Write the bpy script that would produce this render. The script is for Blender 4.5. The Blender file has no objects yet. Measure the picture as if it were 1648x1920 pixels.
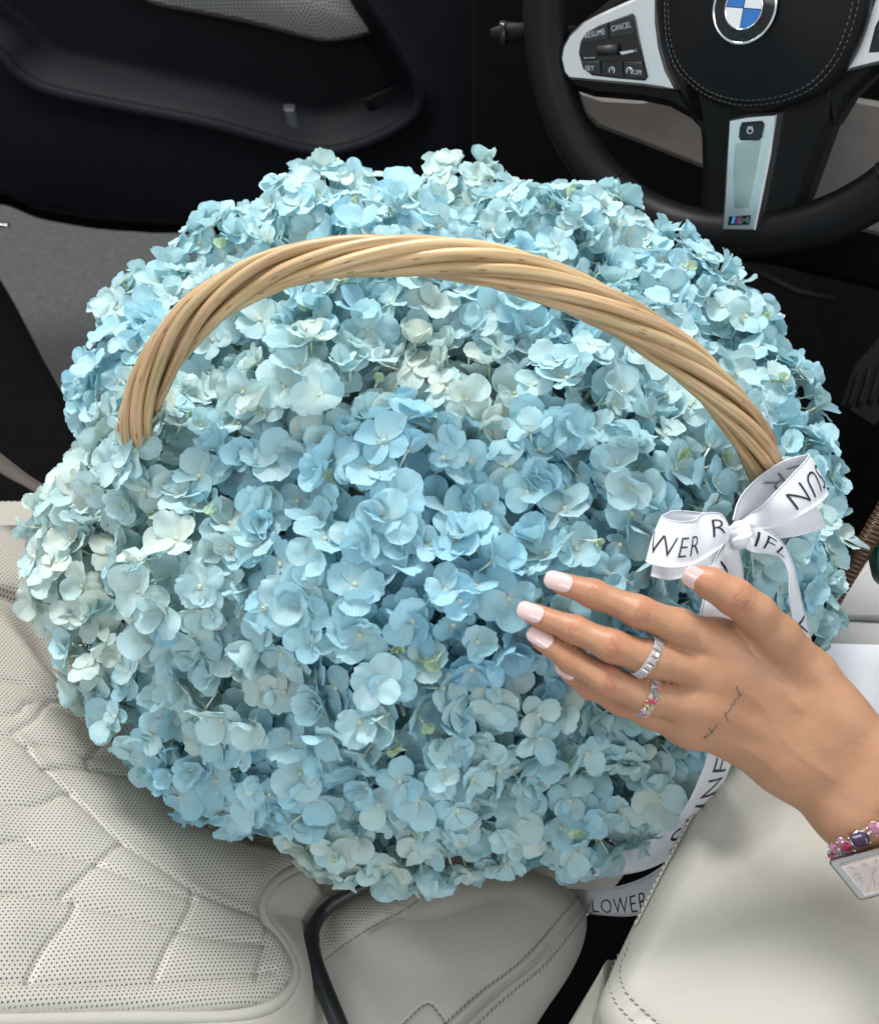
import bpy, bmesh, math, random
import numpy as np
from mathutils import Vector, Matrix

rnd = random.Random(11)
npr = np.random.default_rng(11)
sc = bpy.context.scene
COL = sc.collection

# ------------------------------------------------------------------ camera
FPX = 1767.0                         # focal length in photo pixels (photo 1648 x 1920)
PITCH = math.radians(48)
CAM = np.array([0.0, 0.0, 0.78])
FW = np.array([0, math.cos(PITCH), -math.sin(PITCH)])
UP = np.array([0, math.sin(PITCH), math.cos(PITCH)])
RT = np.array([1.0, 0, 0])
cam = bpy.data.cameras.new('camera')
camo = bpy.data.objects.new('camera', cam)
COL.objects.link(camo)
camo.location = CAM
camo.rotation_euler = (math.pi / 2 - PITCH, 0, 0)
cam.sensor_fit = 'HORIZONTAL'
cam.sensor_width = 36
cam.lens = 36 * FPX / 1648
cam.clip_start = 0.02
cam.clip_end = 60
cam.dof.use_dof = True
cam.dof.focus_distance = 0.58
cam.dof.aperture_fstop = 13
sc.camera = camo

# ------------------------------------------------------------------ light
w = bpy.data.worlds.new('World')
sc.world = w
w.use_nodes = True
bg = w.node_tree.nodes['Background']
bg.inputs[0].default_value = (0.88, 0.95, 1.0, 1)
bg.inputs[1].default_value = 0.60


def area(name, loc, target, size, power, col, sy=None):
    l = bpy.data.lights.new(name, 'AREA')
    l.energy = power
    l.color = col
    l.size = size
    if sy:
        l.shape = 'RECTANGLE'
        l.size_y = sy
    o = bpy.data.objects.new(name, l)
    COL.objects.link(o)
    o.location = loc
    o.rotation_euler = (Vector(target) - Vector(loc)).to_track_quat('-Z', 'Y').to_euler()
    return o


area('daylight_through_windscreen', (-0.38, 1.40, 2.30), (0.0, 0.45, 0.3), 0.75, 68, (1.0, 0.99, 0.97), 0.5)
area('daylight_through_passenger_window', (1.5, -0.5, 1.7), (0.1, 0.4, 0.2), 1.0, 14, (0.93, 0.97, 1.0), 0.8)
area('added_rear_fill', (-0.7, -1.2, 1.6), (0.0, 0.4, 0.15), 1.2, 10, (0.97, 0.99, 1.0), 0.8)  # added soft fill from behind the camera, brightens bolster, backrest and front flowers
area('daylight_on_the_street', (-2.6, 3.2, 2.6), (-1.0, 2.4, -0.6), 1.6, 55, (1, 1, 1))
sc.view_settings.view_transform = 'Standard'
sc.view_settings.look = 'None'
sc.view_settings.gamma = 1.0
sc.view_settings.exposure = 0.10
sc.cycles.use_denoising = True
sc.cycles.max_bounces = 6
sc.cycles.use_adaptive_sampling = True
sc.cycles.adaptive_threshold = 0.03
sc.cycles.sample_clamp_indirect = 4.0


# ------------------------------------------------------------------ geometry helpers
def pt(x, y, d):
    """photo pixel + distance along the view axis -> world point"""
    return CAM + d * (FW + RT * ((x - 824) / FPX) - UP * ((y - 960) / FPX))


def pts(l):
    return np.array([pt(*p) for p in l])


def proj(P):
    d = np.asarray(P) - CAM
    z = d @ FW
    return np.stack([824 + FPX * (d @ RT) / z, 960 - FPX * (d @ UP) / z, z], -1)


def raydir(x, y):
    return FW + RT * ((x - 824) / FPX) - UP * ((y - 960) / FPX)


def on_plane(x, y, o, n):
    r = raydir(x, y)
    return CAM + r * (np.dot(np.asarray(o) - CAM, n) / np.dot(r, n))


def nrm(v):
    v = np.asarray(v, float)
    return v / (np.linalg.norm(v, axis=-1, keepdims=True) + 1e-12)


def crom(P, n, closed=False):
    """Catmull-Rom resampling to n points, even in arc length"""
    P = np.asarray(P, float)
    if closed:
        Q = np.vstack([P[-1], P, P[0], P[1]])
    else:
        Q = np.vstack([2 * P[0] - P[1], P, 2 * P[-1] - P[-2]])
    seg = len(Q) - 3
    t = np.linspace(0, 1, 17)[:-1, None]
    out = []
    for i in range(seg):
        a, b, c, d = Q[i:i + 4]
        out.append(0.5 * (2 * b + (c - a) * t + (2 * a - 5 * b + 4 * c - d) * t ** 2 + (3 * b - a - 3 * c + d) * t ** 3))
    out = np.vstack(out + [Q[-2][None]])
    L = np.r_[0, np.cumsum(np.linalg.norm(np.diff(out, axis=0), axis=1))]
    s = np.linspace(0, L[-1], n + 1)[:-1] if closed else np.linspace(0, L[-1], n)
    return np.stack([np.interp(s, L, out[:, k]) for k in range(out.shape[1])], -1)


def new_mesh(name, v, f, smooth=True):
    me = bpy.data.meshes.new(name)
    me.from_pydata(np.asarray(v, float).tolist(), [], [list(map(int, q)) for q in f])
    if smooth:
        me.polygons.foreach_set('use_smooth', np.ones(len(me.polygons), bool))
    me.update()
    return me


def set_uv(me, uv):
    lay = me.uv_layers.new(name='UVMap')
    idx = np.zeros(len(me.loops), np.int32)
    me.loops.foreach_get('vertex_index', idx)
    lay.data.foreach_set('uv', np.asarray(uv, np.float32)[idx].ravel())


def set_attr(me, name, vals):
    a = me.attributes.new(name, 'FLOAT', 'POINT')
    a.data.foreach_set('value', np.asarray(vals, np.float32))


def obj(name, v, f, mat, parent=None, smooth=True):
    me = new_mesh(name, v, f, smooth)
    o = bpy.data.objects.new(name, me)
    COL.objects.link(o)
    me.materials.append(mat)
    if parent is not None:
        hang(o, parent)
    return o


WORLD = {}


def hang(o, parent):
    o.parent = parent
    o.matrix_parent_inverse = WORLD.get(parent.name, Matrix.Identity(4)).inverted()


def thing(name, label, cat, loc, group=None):
    o = bpy.data.objects.new(name, None)
    o.empty_display_size = 0.02
    COL.objects.link(o)
    o.location = tuple(loc)
    WORLD[o.name] = Matrix.Translation(Vector(tuple(loc)))
    return tag(o, label, cat, group)


def tag(o, label, cat, group=None):
    o['label'] = label
    o['category'] = cat
    if group:
        o['group'] = group
    return o


def join(parts):
    V, Fc, n = [], [], 0
    for v, f in parts:
        V.append(np.asarray(v, float))
        Fc += [[i + n for i in q] for q in f]
        n += len(v)
    return np.vstack(V), Fc


def frames(P, ref=None):
    P = np.asarray(P, float)
    T = nrm(np.gradient(P, axis=0))
    N = np.zeros_like(T)
    r = np.array([0.3, 0.5, 0.8]) if ref is None else np.asarray(ref, float)
    n = nrm(r - T[0] * np.dot(r, T[0]))
    for i in range(len(P)):
        n = nrm(n - T[i] * np.dot(n, T[i]))
        N[i] = n
    return T, N, np.cross(T, N)


def tube(P, r, k=8, cap=True, flat=1.0, ref=None):
    P = np.asarray(P, float)
    n = len(P)
    r = np.broadcast_to(np.asarray(r, float), (n,))
    T, N, B = frames(P, ref)
    a = np.arange(k) * 2 * math.pi / k
    ring = np.cos(a)[None, :, None] * N[:, None] + flat * np.sin(a)[None, :, None] * B[:, None]
    V = (P[:, None] + ring * r[:, None, None]).reshape(-1, 3)
    Fc = []
    for i in range(n - 1):
        for j in range(k):
            Fc.append([i * k + j, i * k + (j + 1) % k, (i + 1) * k + (j + 1) % k, (i + 1) * k + j])
    if cap:
        Fc.append([j for j in range(k)][::-1])
        Fc.append([(n - 1) * k + j for j in range(k)])
    return V, Fc


def seg_dist(Q, line):
    """distance of 2-D points Q to a polyline"""
    d = np.full(len(Q), 1e9)
    L = np.asarray(line, float)
    for a, b in zip(L[:-1], L[1:]):
        ab = b - a
        t = np.clip(((Q - a) @ ab) / (ab @ ab + 1e-12), 0, 1)
        d = np.minimum(d, np.hypot(*(Q - a - t[:, None] * ab).T))
    return d


def in_poly(Q, poly):
    x, y = Q[:, 0], Q[:, 1]
    c = np.zeros(len(Q), bool)
    P = np.asarray(poly, float)
    for (x0, y0), (x1, y1) in zip(P, np.roll(P, -1, 0)):
        hit = ((y0 > y) != (y1 > y)) & (x < (x1 - x0) * (y - y0) / (y1 - y0 + 1e-12) + x0)
        c ^= hit
    return c


def sstep(a, b, x):
    t = np.clip((x - a) / (b - a), 0, 1)
    return t * t * (3 - 2 * t)


def vnoise(P, scale, seed=0):
    """cheap smooth value noise in [-1,1]"""
    r = np.random.default_rng(seed)
    o = np.zeros(len(P))
    for k in range(6):
        d = nrm(r.normal(size=P.shape[1]))
        o += np.sin((P @ d) * scale * r.uniform(0.6, 1.7) + r.uniform(0, 6.28))
    return o / 3.2


def grid_faces(n, m):
    i, j = np.meshgrid(np.arange(n - 1), np.arange(m - 1), indexing='ij')
    a = (i * m + j).ravel()
    return np.stack([a, a + 1, a + m + 1, a + m], -1).tolist()


def pillow(outline, up, r, side, rings=26, dome=0.0, n=220):
    """closed outline (world, roughly planar) -> cushion with rounded rim and side walls"""
    O = crom(outline, n, True)
    c = O.mean(0)
    inn = c - O
    up = nrm(up)
    inn = inn - (inn @ up)[:, None] * up
    dist = np.linalg.norm(inn, axis=1)
    inn = inn / dist[:, None]
    rows = [O - up * side, O - up * (side * 0.5 + r * 0.5), O - up * r]
    for a in np.linspace(0, math.pi / 2, 10)[1:]:
        rows.append(O + inn * (r * (1 - math.cos(a))) - up * (r * (1 - math.sin(a))))
    for k in range(1, rings):
        s = k / rings
        s = 1 - (1 - s) ** 1.15
        rows.append(O + inn * (r + (dist[:, None] - r) * s) + up * dome * (1 - (1 - s) ** 2))
    V = np.vstack(rows + [(c + up * dome)[None]])
    R = len(rows)
    Fc = []
    for i in range(R - 1):
        for j in range(n):
            Fc.append([i * n + j, i * n + (j + 1) % n, (i + 1) * n + (j + 1) % n, (i + 1) * n + j])
    for j in range(n):
        Fc.append([(R - 1) * n + j, (R - 1) * n + (j + 1) % n, R * n])
    nn = np.cross(O[1] - O[0], inn[0])
    if np.dot(nn, up) < 0:
        Fc = [q[::-1] for q in Fc]
    return V, Fc


def slab(P, up, t, bev=0.0008):
    """polygon (world points, top side) extruded down by t, top edge bevelled"""
    P = np.asarray(P, float)
    up = nrm(up)
    n = len(P)
    c = P.mean(0)
    e = nrm(np.roll(P, -1, 0) - P)
    nb = np.cross(up, e)
    if np.sum((c - P) * nb) < 0:
        nb = -nb
    m = nrm(nb + np.roll(nb, 1, 0))
    rows = [P - up * t, P - up * bev, P + m * bev]
    V = np.vstack(rows)
    Fc = []
    for i in range(2):
        for j in range(n):
            Fc.append([i * n + j, i * n + (j + 1) % n, (i + 1) * n + (j + 1) % n, (i + 1) * n + j])
    Fc.append([2 * n + j for j in range(n)])
    Fc.append([j for j in range(n)][::-1])
    if np.dot(np.cross(e[0], nb[0]), up) < 0:
        Fc = [q[::-1] for q in Fc]
    return V, Fc


def stitches(P, up, step=0.0036, ln=0.0026, r=0.00035, lift=0.0002, skew=0.0):
    """short thread dashes along a world path"""
    P = np.asarray(P, float)
    L = np.r_[0, np.cumsum(np.linalg.norm(np.diff(P, axis=0), axis=1))]
    parts = []
    up = np.broadcast_to(nrm(up), P.shape)
    for s in np.arange(0, L[-1] - ln, step):
        a, b = [np.array([np.interp(q, L, P[:, k]) for k in range(3)]) for q in (s, s + ln)]
        u = nrm(np.array([np.interp(s, L, up[:, k]) for k in range(3)]))
        sd = nrm(np.cross(u, b - a)) * skew
        m = (a + b) / 2 + u * (lift + r * 0.6)
        parts.append(tube([a - sd - u * r, a * 0.75 + b * 0.25 - sd * .6 + u * lift, m, a * 0.25 + b * 0.75 + sd * .6 + u * lift, b + sd - u * r], [r * .7, r, r, r, r * .7], 5))
    return join(parts)


# ------------------------------------------------------------------ lettering
TEXT = {}
GEN_TEXT = ['WER', 'IFL', 'SUN', 'ER', 'V', 'VER', 'SUNF', 'LOWER', 'R', 'RESUME', 'CANCEL', 'SET', 'LIM', 'M', 'SUNFLOWER', 'L', 'XII', 'III', 'VI', 'IX', 'SBW']


def prepare_text():
    tmp = []
    for s in GEN_TEXT:
        cu = bpy.data.curves.new('lettering', 'FONT')
        cu.body = s
        cu.size = 1.0
        cu.resolution_u = 3
        cu.space_character = 1.12
        cu.offset = -0.012 if s not in ('M',) else 0.012
        o = bpy.data.objects.new('lettering', cu)
        COL.objects.link(o)
        tmp.append((s, o, cu))
    dg = bpy.context.evaluated_depsgraph_get()
    for s, o, cu in tmp:
        me = bpy.data.meshes.new_from_object(o.evaluated_get(dg))
        bm = bmesh.new()
        bm.from_mesh(me)
        bmesh.ops.triangulate(bm, faces=bm.faces[:])
        for _ in range(3):
            es = [e for e in bm.edges if e.calc_length() > 0.14]
            if es:
                bmesh.ops.subdivide_edges(bm, edges=es, cuts=1)
                bmesh.ops.triangulate(bm, faces=bm.faces[:])
        v = np.array([q.co[:] for q in bm.verts])[:, :2]
        f = [[q.index for q in fc.verts] for fc in bm.faces]
        bm.free()
        v -= v.min(0)
        TEXT[s] = (v, f, v[:, 0].max(), v[:, 1].max())
        bpy.data.objects.remove(o)
        bpy.data.curves.remove(cu)
        bpy.data.meshes.remove(me)


prepare_text()


def flat_text(s, origin, xd, yd, height, width=None):
    v, f, wd, ht = TEXT[s]
    sy = height / ht
    sx = sy if width is None else width / wd
    return origin + v[:, :1] * sx * np.asarray(xd) + v[:, 1:] * sy * np.asarray(yd), f


# ------------------------------------------------------------------ materials
def mat(name, col, rough=0.5, metal=0.0, **kw):
    m = bpy.data.materials.new(name)
    m.use_nodes = True
    b = m.node_tree.nodes['Principled BSDF']
    b.inputs['Base Color'].default_value = (*col, 1)
    b.inputs['Roughness'].default_value = rough
    b.inputs['Metallic'].default_value = metal
    for k, v in kw.items():
        b.inputs[k.replace('_', ' ')].default_value = v
    return m


class NT:
    def __init__(s, m):
        s.t = m.node_tree
        s.b = s.t.nodes['Principled BSDF']
        s.out = s.t.nodes['Material Output']

    def n(s, ty, **kw):
        x = s.t.nodes.new(ty)
        for k, v in kw.items():
            if hasattr(x, k):
                setattr(x, k, v)
            else:
                x.inputs[k].default_value = v
        return x

    def l(s, a, b):
        s.t.links.new(a, b)

    def math(s, op, a, b=None, c=None):
        x = s.n('ShaderNodeMath', operation=op)
        for i, q in enumerate((a, b, c)):
            if q is None:
                continue
            if isinstance(q, (int, float)):
                x.inputs[i].default_value = q
            else:
                s.l(q, x.inputs[i])
        return x.outputs[0]

    def mix(s, f, a, b, blend='MIX'):
        x = s.n('ShaderNodeMix', data_type='RGBA', blend_type=blend)
        for sock, q in ((x.inputs[0], f), (x.inputs[6], a), (x.inputs[7], b)):
            if isinstance(q, (int, float)):
                sock.default_value = q
            elif isinstance(q, tuple):
                sock.default_value = (*q, 1) if len(q) == 3 else q
            else:
                s.l(q, sock)
        return x.outputs[2]

    def ramp(s, f, stops):
        x = s.n('ShaderNodeValToRGB')
        e = x.color_ramp.elements
        while len(e) < len(stops):
            e.new(0.5)
        for q, (p, c) in zip(e, stops):
            q.position = p
            q.color = (*c, 1) if len(c) == 3 else c
        s.l(f, x.inputs[0])
        return x.outputs[0]

    def noise(s, scale, detail=3, coord='Object', rough=0.5, mapping=None):
        tc = s.n('ShaderNodeTexCoord')
        x = s.n('ShaderNodeTexNoise')
        x.inputs['Scale'].default_value = scale
        x.inputs['Detail'].default_value = detail
        x.inputs['Roughness'].default_value = rough
        src = tc.outputs[coord]
        if mapping:
            mp = s.n('ShaderNodeMapping')
            mp.inputs['Scale'].default_value = mapping
            s.l(src, mp.inputs[0])
            src = mp.outputs[0]
        s.l(src, x.inputs['Vector'])
        return x.outputs[0]

    def bump(s, h, strength=0.3, dist=0.001):
        x = s.n('ShaderNodeBump')
        x.inputs['Strength'].default_value = strength
        x.inputs['Distance'].default_value = dist
        s.l(h, x.inputs['Height'])
        s.l(x.outputs[0], s.b.inputs['Normal'])
        return x


def sepal_material():
    m = mat('hydrangea_sepal', (0.5, 0.7, 0.8), 0.55)
    t = NT(m)
    oi = t.n('ShaderNodeObjectInfo')
    tc = t.n('ShaderNodeTexCoord')
    sp = t.n('ShaderNodeSeparateXYZ')
    t.l(tc.outputs['UV'], sp.inputs[0])
    u, v = sp.outputs[0], sp.outputs[1]
    # distance to the rim: 1 at the edge of the sepal
    du = t.math('ABSOLUTE', t.math('MULTIPLY', t.math('SUBTRACT', u, 0.5), 2.0))
    edge = t.math('MAXIMUM', t.math('POWER', du, 5.0), t.math('POWER', v, 6.0))
    add = t.n('ShaderNodeVectorMath', operation='ADD')
    t.l(tc.outputs['Object'], add.inputs[0])
    cb = t.n('ShaderNodeCombineXYZ')
    t.l(t.math('MULTIPLY', oi.outputs['Random'], 7.0), cb.inputs[0])
    t.l(t.math('MULTIPLY', oi.outputs['Random'], 3.0), cb.inputs[1])
    t.l(cb.outputs[0], add.inputs[1])
    nz = t.n('ShaderNodeTexNoise')
    nz.inputs['Scale'].default_value = 110
    nz.inputs['Detail'].default_value = 3
    t.l(add.outputs[0], nz.inputs['Vector'])
    blot = t.math('MULTIPLY', t.math('SUBTRACT', nz.outputs[0], 0.42), 2.4)
    blot = t.math('MINIMUM', t.math('MAXIMUM', blot, 0.0), 1.0)
    amt = t.math('MULTIPLY', blot, t.math('ADD', 0.12, t.math('MULTIPLY', edge, 0.85)))
    base = t.mix(amt, oi.outputs['Color'], (0.25, 0.60, 0.87))
    foot = t.math('MULTIPLY', t.math('POWER', t.math('SUBTRACT', 1.0, v), 4.0), 0.55)
    base = t.mix(foot, base, (0.80, 0.87, 0.76))
    # fine veins: fan of thin lines from the foot
    fan = t.math('DIVIDE', t.math('SUBTRACT', u, 0.5), t.math('ADD', 0.35, t.math('MULTIPLY', v, 0.65)))
    vein = t.math('ABSOLUTE', t.math('SINE', t.math('ADD', t.math('MULTIPLY', fan, 24.0), t.math('MULTIPLY', nz.outputs[0], 3.0))))
    vein = t.math('POWER', t.math('SUBTRACT', 1.0, vein), 3.0)
    base = t.mix(t.math('MULTIPLY', vein, 0.16), base, (0.42, 0.66, 0.80))
    # a few browned, bruised rims
    nb = t.n('ShaderNodeTexNoise')
    nb.inputs['Scale'].default_value = 34
    nb.inputs['Detail'].default_value = 2
    t.l(add.outputs[0], nb.inputs['Vector'])
    br = t.math('MULTIPLY', t.math('MINIMUM', t.math('MAXIMUM', t.math('MULTIPLY', t.math('SUBTRACT', nb.outputs[0], 0.66), 9.0), 0.0), 1.0), t.math('POWER', edge, 0.5))
    base = t.mix(t.math('MULTIPLY', br, 0.5), base, (0.50, 0.44, 0.30))
    t.l(base, t.b.inputs['Base Color'])
    t.b.inputs['Specular IOR Level'].default_value = 0.30
    nz2 = t.n('ShaderNodeTexNoise')
    nz2.inputs['Scale'].default_value = 420
    nz2.inputs['Detail'].default_value = 2
    t.l(add.outputs[0], nz2.inputs['Vector'])
    h = t.math('ADD', t.math('MULTIPLY', vein, 0.6), nz2.outputs[0])
    bm = t.bump(h, 0.6, 0.0007)
    tr = t.n('ShaderNodeBsdfTranslucent')
    t.l(base, tr.inputs[0])
    t.l(bm.outputs[0], tr.inputs['Normal'])
    mx = t.n('ShaderNodeMixShader')
    mx.inputs[0].default_value = 0.33
    t.l(t.b.outputs[0], mx.inputs[1])
    t.l(tr.outputs[0], mx.inputs[2])
    t.l(mx.outputs[0], t.out.inputs[0])
    return m


def leather_material(name, col, perf_spacing=None, rough=0.52, grain=900, bump=0.3):
    m = mat(name, col, rough)
    t = NT(m)
    n1 = t.noise(9, 3)
    base = t.mix(t.math('MULTIPLY', n1, 0.35), col, tuple(c * 0.86 for c in col))
    vor = t.n('ShaderNodeTexVoronoi')
    vor.inputs['Scale'].default_value = grain
    tc = t.n('ShaderNodeTexCoord')
    t.l(tc.outputs['Object'], vor.inputs['Vector'])
    h = t.math('ADD', t.math('MULTIPLY', vor.outputs[0], 0.6), t.math('MULTIPLY', t.noise(260, 3), 0.8))
    if perf_spacing:
        at = t.n('ShaderNodeAttribute', attribute_name='perf')
        sp = t.n('ShaderNodeSeparateXYZ')
        t.l(tc.outputs['UV'], sp.inputs[0])
        ds = []
        for off in (0.0, 0.5):
            c = []
            for k, s in ((0, 1.0), (1, 0.62)):
                q = t.math('ADD', t.math('DIVIDE', sp.outputs[k], perf_spacing * s * 1.3), off)
                q = t.math('SUBTRACT', t.math('FRACT', q), 0.5)
                c.append(t.math('MULTIPLY', q, perf_spacing * s * 1.3))
            ds.append(t.math('SQRT', t.math('ADD', t.math('MULTIPLY', c[0], c[0]), t.math('MULTIPLY', c[1], c[1]))))
        d = t.math('MINIMUM', ds[0], ds[1])
        hole = t.n('ShaderNodeMapRange', interpolation_type='SMOOTHSTEP')
        t.l(d, hole.inputs[0])
        hole.inputs[1].default_value = 0.00066
        hole.inputs[2].default_value = 0.00038
        hole.inputs[3].default_value = 0.0
        hole.inputs[4].default_value = 1.0
        hm = t.math('MULTIPLY', hole.outputs[0], at.outputs['Fac'])
        base = t.mix(hm, base, (0.035, 0.032, 0.03))
        h = t.math('SUBTRACT', h, t.math('MULTIPLY', hm, 3.0))
        t.l(t.math('ADD', rough, t.math('MULTIPLY', hm, 0.5)), t.b.inputs['Roughness'])
    t.l(base, t.b.inputs['Base Color'])
    t.bump(h, bump, 0.0005)
    return m


def grain_material(name, col, rough=0.5, scale=300, bump=0.15, metal=0.0, var=0.25):
    m = mat(name, col, rough, metal)
    t = NT(m)
    n = t.noise(scale, 4)
    t.l(t.mix(t.math('MULTIPLY', t.noise(scale * 0.07, 3), 1.0), tuple(c * (1 - var) for c in col), tuple(min(1, c * (1 + var)) for c in col)), t.b.inputs['Base Color'])
    t.bump(n, bump, 0.0008)
    return m


def willow_material():
    m = mat('peeled_willow', (0.5, 0.35, 0.18), 0.40)
    t = NT(m)
    oi = t.n('ShaderNodeObjectInfo')
    tc = t.n('ShaderNodeTexCoord')
    mp = t.n('ShaderNodeMapping')
    mp.inputs['Scale'].default_value = (16, 12, 1)
    t.l(tc.outputs['UV'], mp.inputs[0])
    n = t.n('ShaderNodeTexNoise')
    n.inputs['Scale'].default_value = 1.0
    n.inputs['Detail'].default_value = 4
    t.l(mp.outputs[0], n.inputs['Vector'])
    c = t.ramp(n.outputs[0], [(0.25, (0.25, 0.155, 0.07)), (0.5, (0.48, 0.352, 0.19)), (0.78, (0.65, 0.52, 0.315))])
    c = t.mix(0.9, c, oi.outputs['Color'], 'MULTIPLY')
    blot = t.noise(46, 3)
    c = t.mix(t.math('MULTIPLY', t.math('MAXIMUM', t.math('SUBTRACT', blot, 0.52), 0.0), 2.2), c, (0.55, 0.33, 0.22))
    # dark knots where side shoots were cut
    v = t.n('ShaderNodeTexVoronoi')
    v.inputs['Scale'].default_value = 1.0
    mp2 = t.n('ShaderNodeMapping')
    mp2.inputs['Scale'].default_value = (30, 5, 1)
    t.l(tc.outputs['UV'], mp2.inputs[0])
    ad = t.n('ShaderNodeVectorMath', operation='ADD')
    t.l(mp2.outputs[0], ad.inputs[0])
    cb = t.n('ShaderNodeCombineXYZ')
    t.l(t.math('MULTIPLY', oi.outputs['Random'], 37.0), cb.inputs[0])
    t.l(cb.outputs[0], ad.inputs[1])
    t.l(ad.outputs[0], v.inputs['Vector'])
    k = t.math('MINIMUM', t.math('MAXIMUM', t.math('MULTIPLY', t.math('SUBTRACT', 0.13, v.outputs[0]), 12.0), 0.0), 1.0)
    c = t.mix(t.math('MULTIPLY', k, 0.75), c, (0.10, 0.045, 0.02))
    t.l(c, t.b.inputs['Base Color'])
    t.bump(t.math('SUBTRACT', n.outputs[0], k), 0.35, 0.0006)
    return m


def skin_material():
    m = mat('skin', (0.55, 0.3, 0.19), 0.45)
    t = NT(m)
    at = t.n('ShaderNodeAttribute', attribute_name='red')
    n = t.noise(38, 4)
    fine = t.noise(520, 3)
    base = t.mix(n, (0.335, 0.166, 0.088), (0.435, 0.230, 0.132))
    base = t.mix(t.math('MULTIPLY', at.outputs['Fac'], 0.48), base, (0.50, 0.165, 0.10))
    base = t.mix(t.math('MULTIPLY', t.math('SUBTRACT', fine, 0.5), 0.5), base, (0.27, 0.11, 0.06))
    cr = t.n('ShaderNodeAttribute', attribute_name='crease')
    base = t.mix(t.math('MULTIPLY', cr.outputs['Fac'], 0.55), base, (0.24, 0.085, 0.05))
    t.l(base, t.b.inputs['Base Color'])
    t.b.inputs['Subsurface Weight'].default_value = 0.22
    t.b.inputs['Subsurface Radius'].default_value = (1.0, 0.35, 0.2)
    t.b.inputs['Subsurface Scale'].default_value = 0.004
    t.b.inputs['Specular IOR Level'].default_value = 0.38
    vo = t.n('ShaderNodeTexVoronoi')
    vo.inputs['Scale'].default_value = 1100
    tc = t.n('ShaderNodeTexCoord')
    t.l(tc.outputs['Object'], vo.inputs['Vector'])
    h = t.math('ADD', t.math('MULTIPLY', vo.outputs[0], 0.5), fine)
    t.bump(h, 0.34, 0.0005)
    return m


M = {}
M['sepal'] = sepal_material()
M['eye'] = grain_material('floret_eye', (0.55, 0.62, 0.50), 0.5, 900)
M['stem'] = grain_material('flower_stem', (0.44, 0.55, 0.42), 0.5, 300)
M['perf'] = leather_material('perforated_ivory_leather', (0.435, 0.41, 0.355), 0.0035)
M['leather'] = leather_material('smooth_ivory_leather', (0.44, 0.415, 0.36))
M['greyleather'] = leather_material('grey_leather', (0.36, 0.36, 0.345))
M['thread'] = grain_material('grey_thread', (0.19, 0.175, 0.17), 0.7, 2000)
M['willow'] = willow_material()
M['skin'] = skin_material()
M['nail'] = mat('milky_nail_polish', (0.62, 0.44, 0.41), 0.16, Coat_Weight=0.8, Coat_Roughness=0.05)
M['blackleather'] = grain_material('black_leather', (0.0065, 0.0065, 0.0075), 0.46, 700, 0.22)
M['blackplastic'] = grain_material('black_plastic', (0.0045, 0.0047, 0.0055), 0.55, 900, 0.2)
M['doorplastic'] = grain_material('dark_door_plastic', (0.004, 0.0048, 0.007), 0.6, 500, 0.25)
M['gloss'] = mat('gloss_black', (0.006, 0.006, 0.007), 0.12)
M['carpet'] = grain_material('black_carpet', (0.003, 0.003, 0.0033), 0.95, 600, 0.8)
M['ink'] = mat('black_print', (0.012, 0.012, 0.014), 0.55)
for _k in ('blackleather', 'blackplastic', 'doorplastic', 'carpet'):
    M[_k].node_tree.nodes['Principled BSDF'].inputs['Specular IOR Level'].default_value = 0.05 if _k == 'carpet' else 0.15
M['taupe'] = grain_material('taupe_panel', (0.095, 0.083, 0.075), 0.7, 500, 0.2)
M['white_print'] = mat('pale_print', (0.62, 0.63, 0.66), 0.6)
M['chrome'] = mat('chrome', (0.78, 0.79, 0.80), 0.10, 1.0)
M['steel'] = mat('polished_steel', (0.15, 0.15, 0.15), 0.30, 1.0)


def brushed_material():
    m = mat('satin_silver', (0.80, 0.81, 0.82), 0.34, 1.0)
    t = NT(m)
    n = t.noise(60, 3, mapping=(1, 14, 1))
    t.l(t.math('ADD', 0.26, t.math('MULTIPLY', n, 0.16)), t.b.inputs['Roughness'])
    t.bump(n, 0.05, 0.0004)
    return m


def dots_material(name, col, hole, spacing, radius):
    m = mat(name, col, 0.4, 0.6)
    t = NT(m)
    tc = t.n('ShaderNodeTexCoord')
    sp = t.n('ShaderNodeSeparateXYZ')
    t.l(tc.outputs['UV'], sp.inputs[0])
    x, y = sp.outputs[0], sp.outputs[1]
    r = t.math('SQRT', t.math('ADD', t.math('MULTIPLY', x, x), t.math('MULTIPLY', y, y)))
    a = t.math('ARCTAN2', y, x)
    ring = t.math('FLOOR', t.math('DIVIDE', r, spacing))
    rr = t.math('SUBTRACT', t.math('FRACT', t.math('DIVIDE', r, spacing)), 0.5)
    cnt = t.math('FLOOR', t.math('MULTIPLY', t.math('ADD', ring, 0.5), 6.2832))
    aa = t.math('SUBTRACT', t.math('FRACT', t.math('MULTIPLY', t.math('ADD', t.math('DIVIDE', a, 6.2832), 0.5), cnt)), 0.5)
    d = t.math('SQRT', t.math('ADD', t.math('MULTIPLY', rr, rr), t.math('MULTIPLY', aa, aa)))
    k = t.math('LESS_THAN', d, radius)
    t.l(t.mix(k, col, hole), t.b.inputs['Base Color'])
    t.bump(t.math('SUBTRACT', 1.0, k), 0.5, 0.001)
    return m


M['silver'] = brushed_material()
M['grille'] = dots_material('perforated_grille', (0.50, 0.50, 0.49), (0.05, 0.05, 0.05), 0.0062, 0.30)


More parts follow.
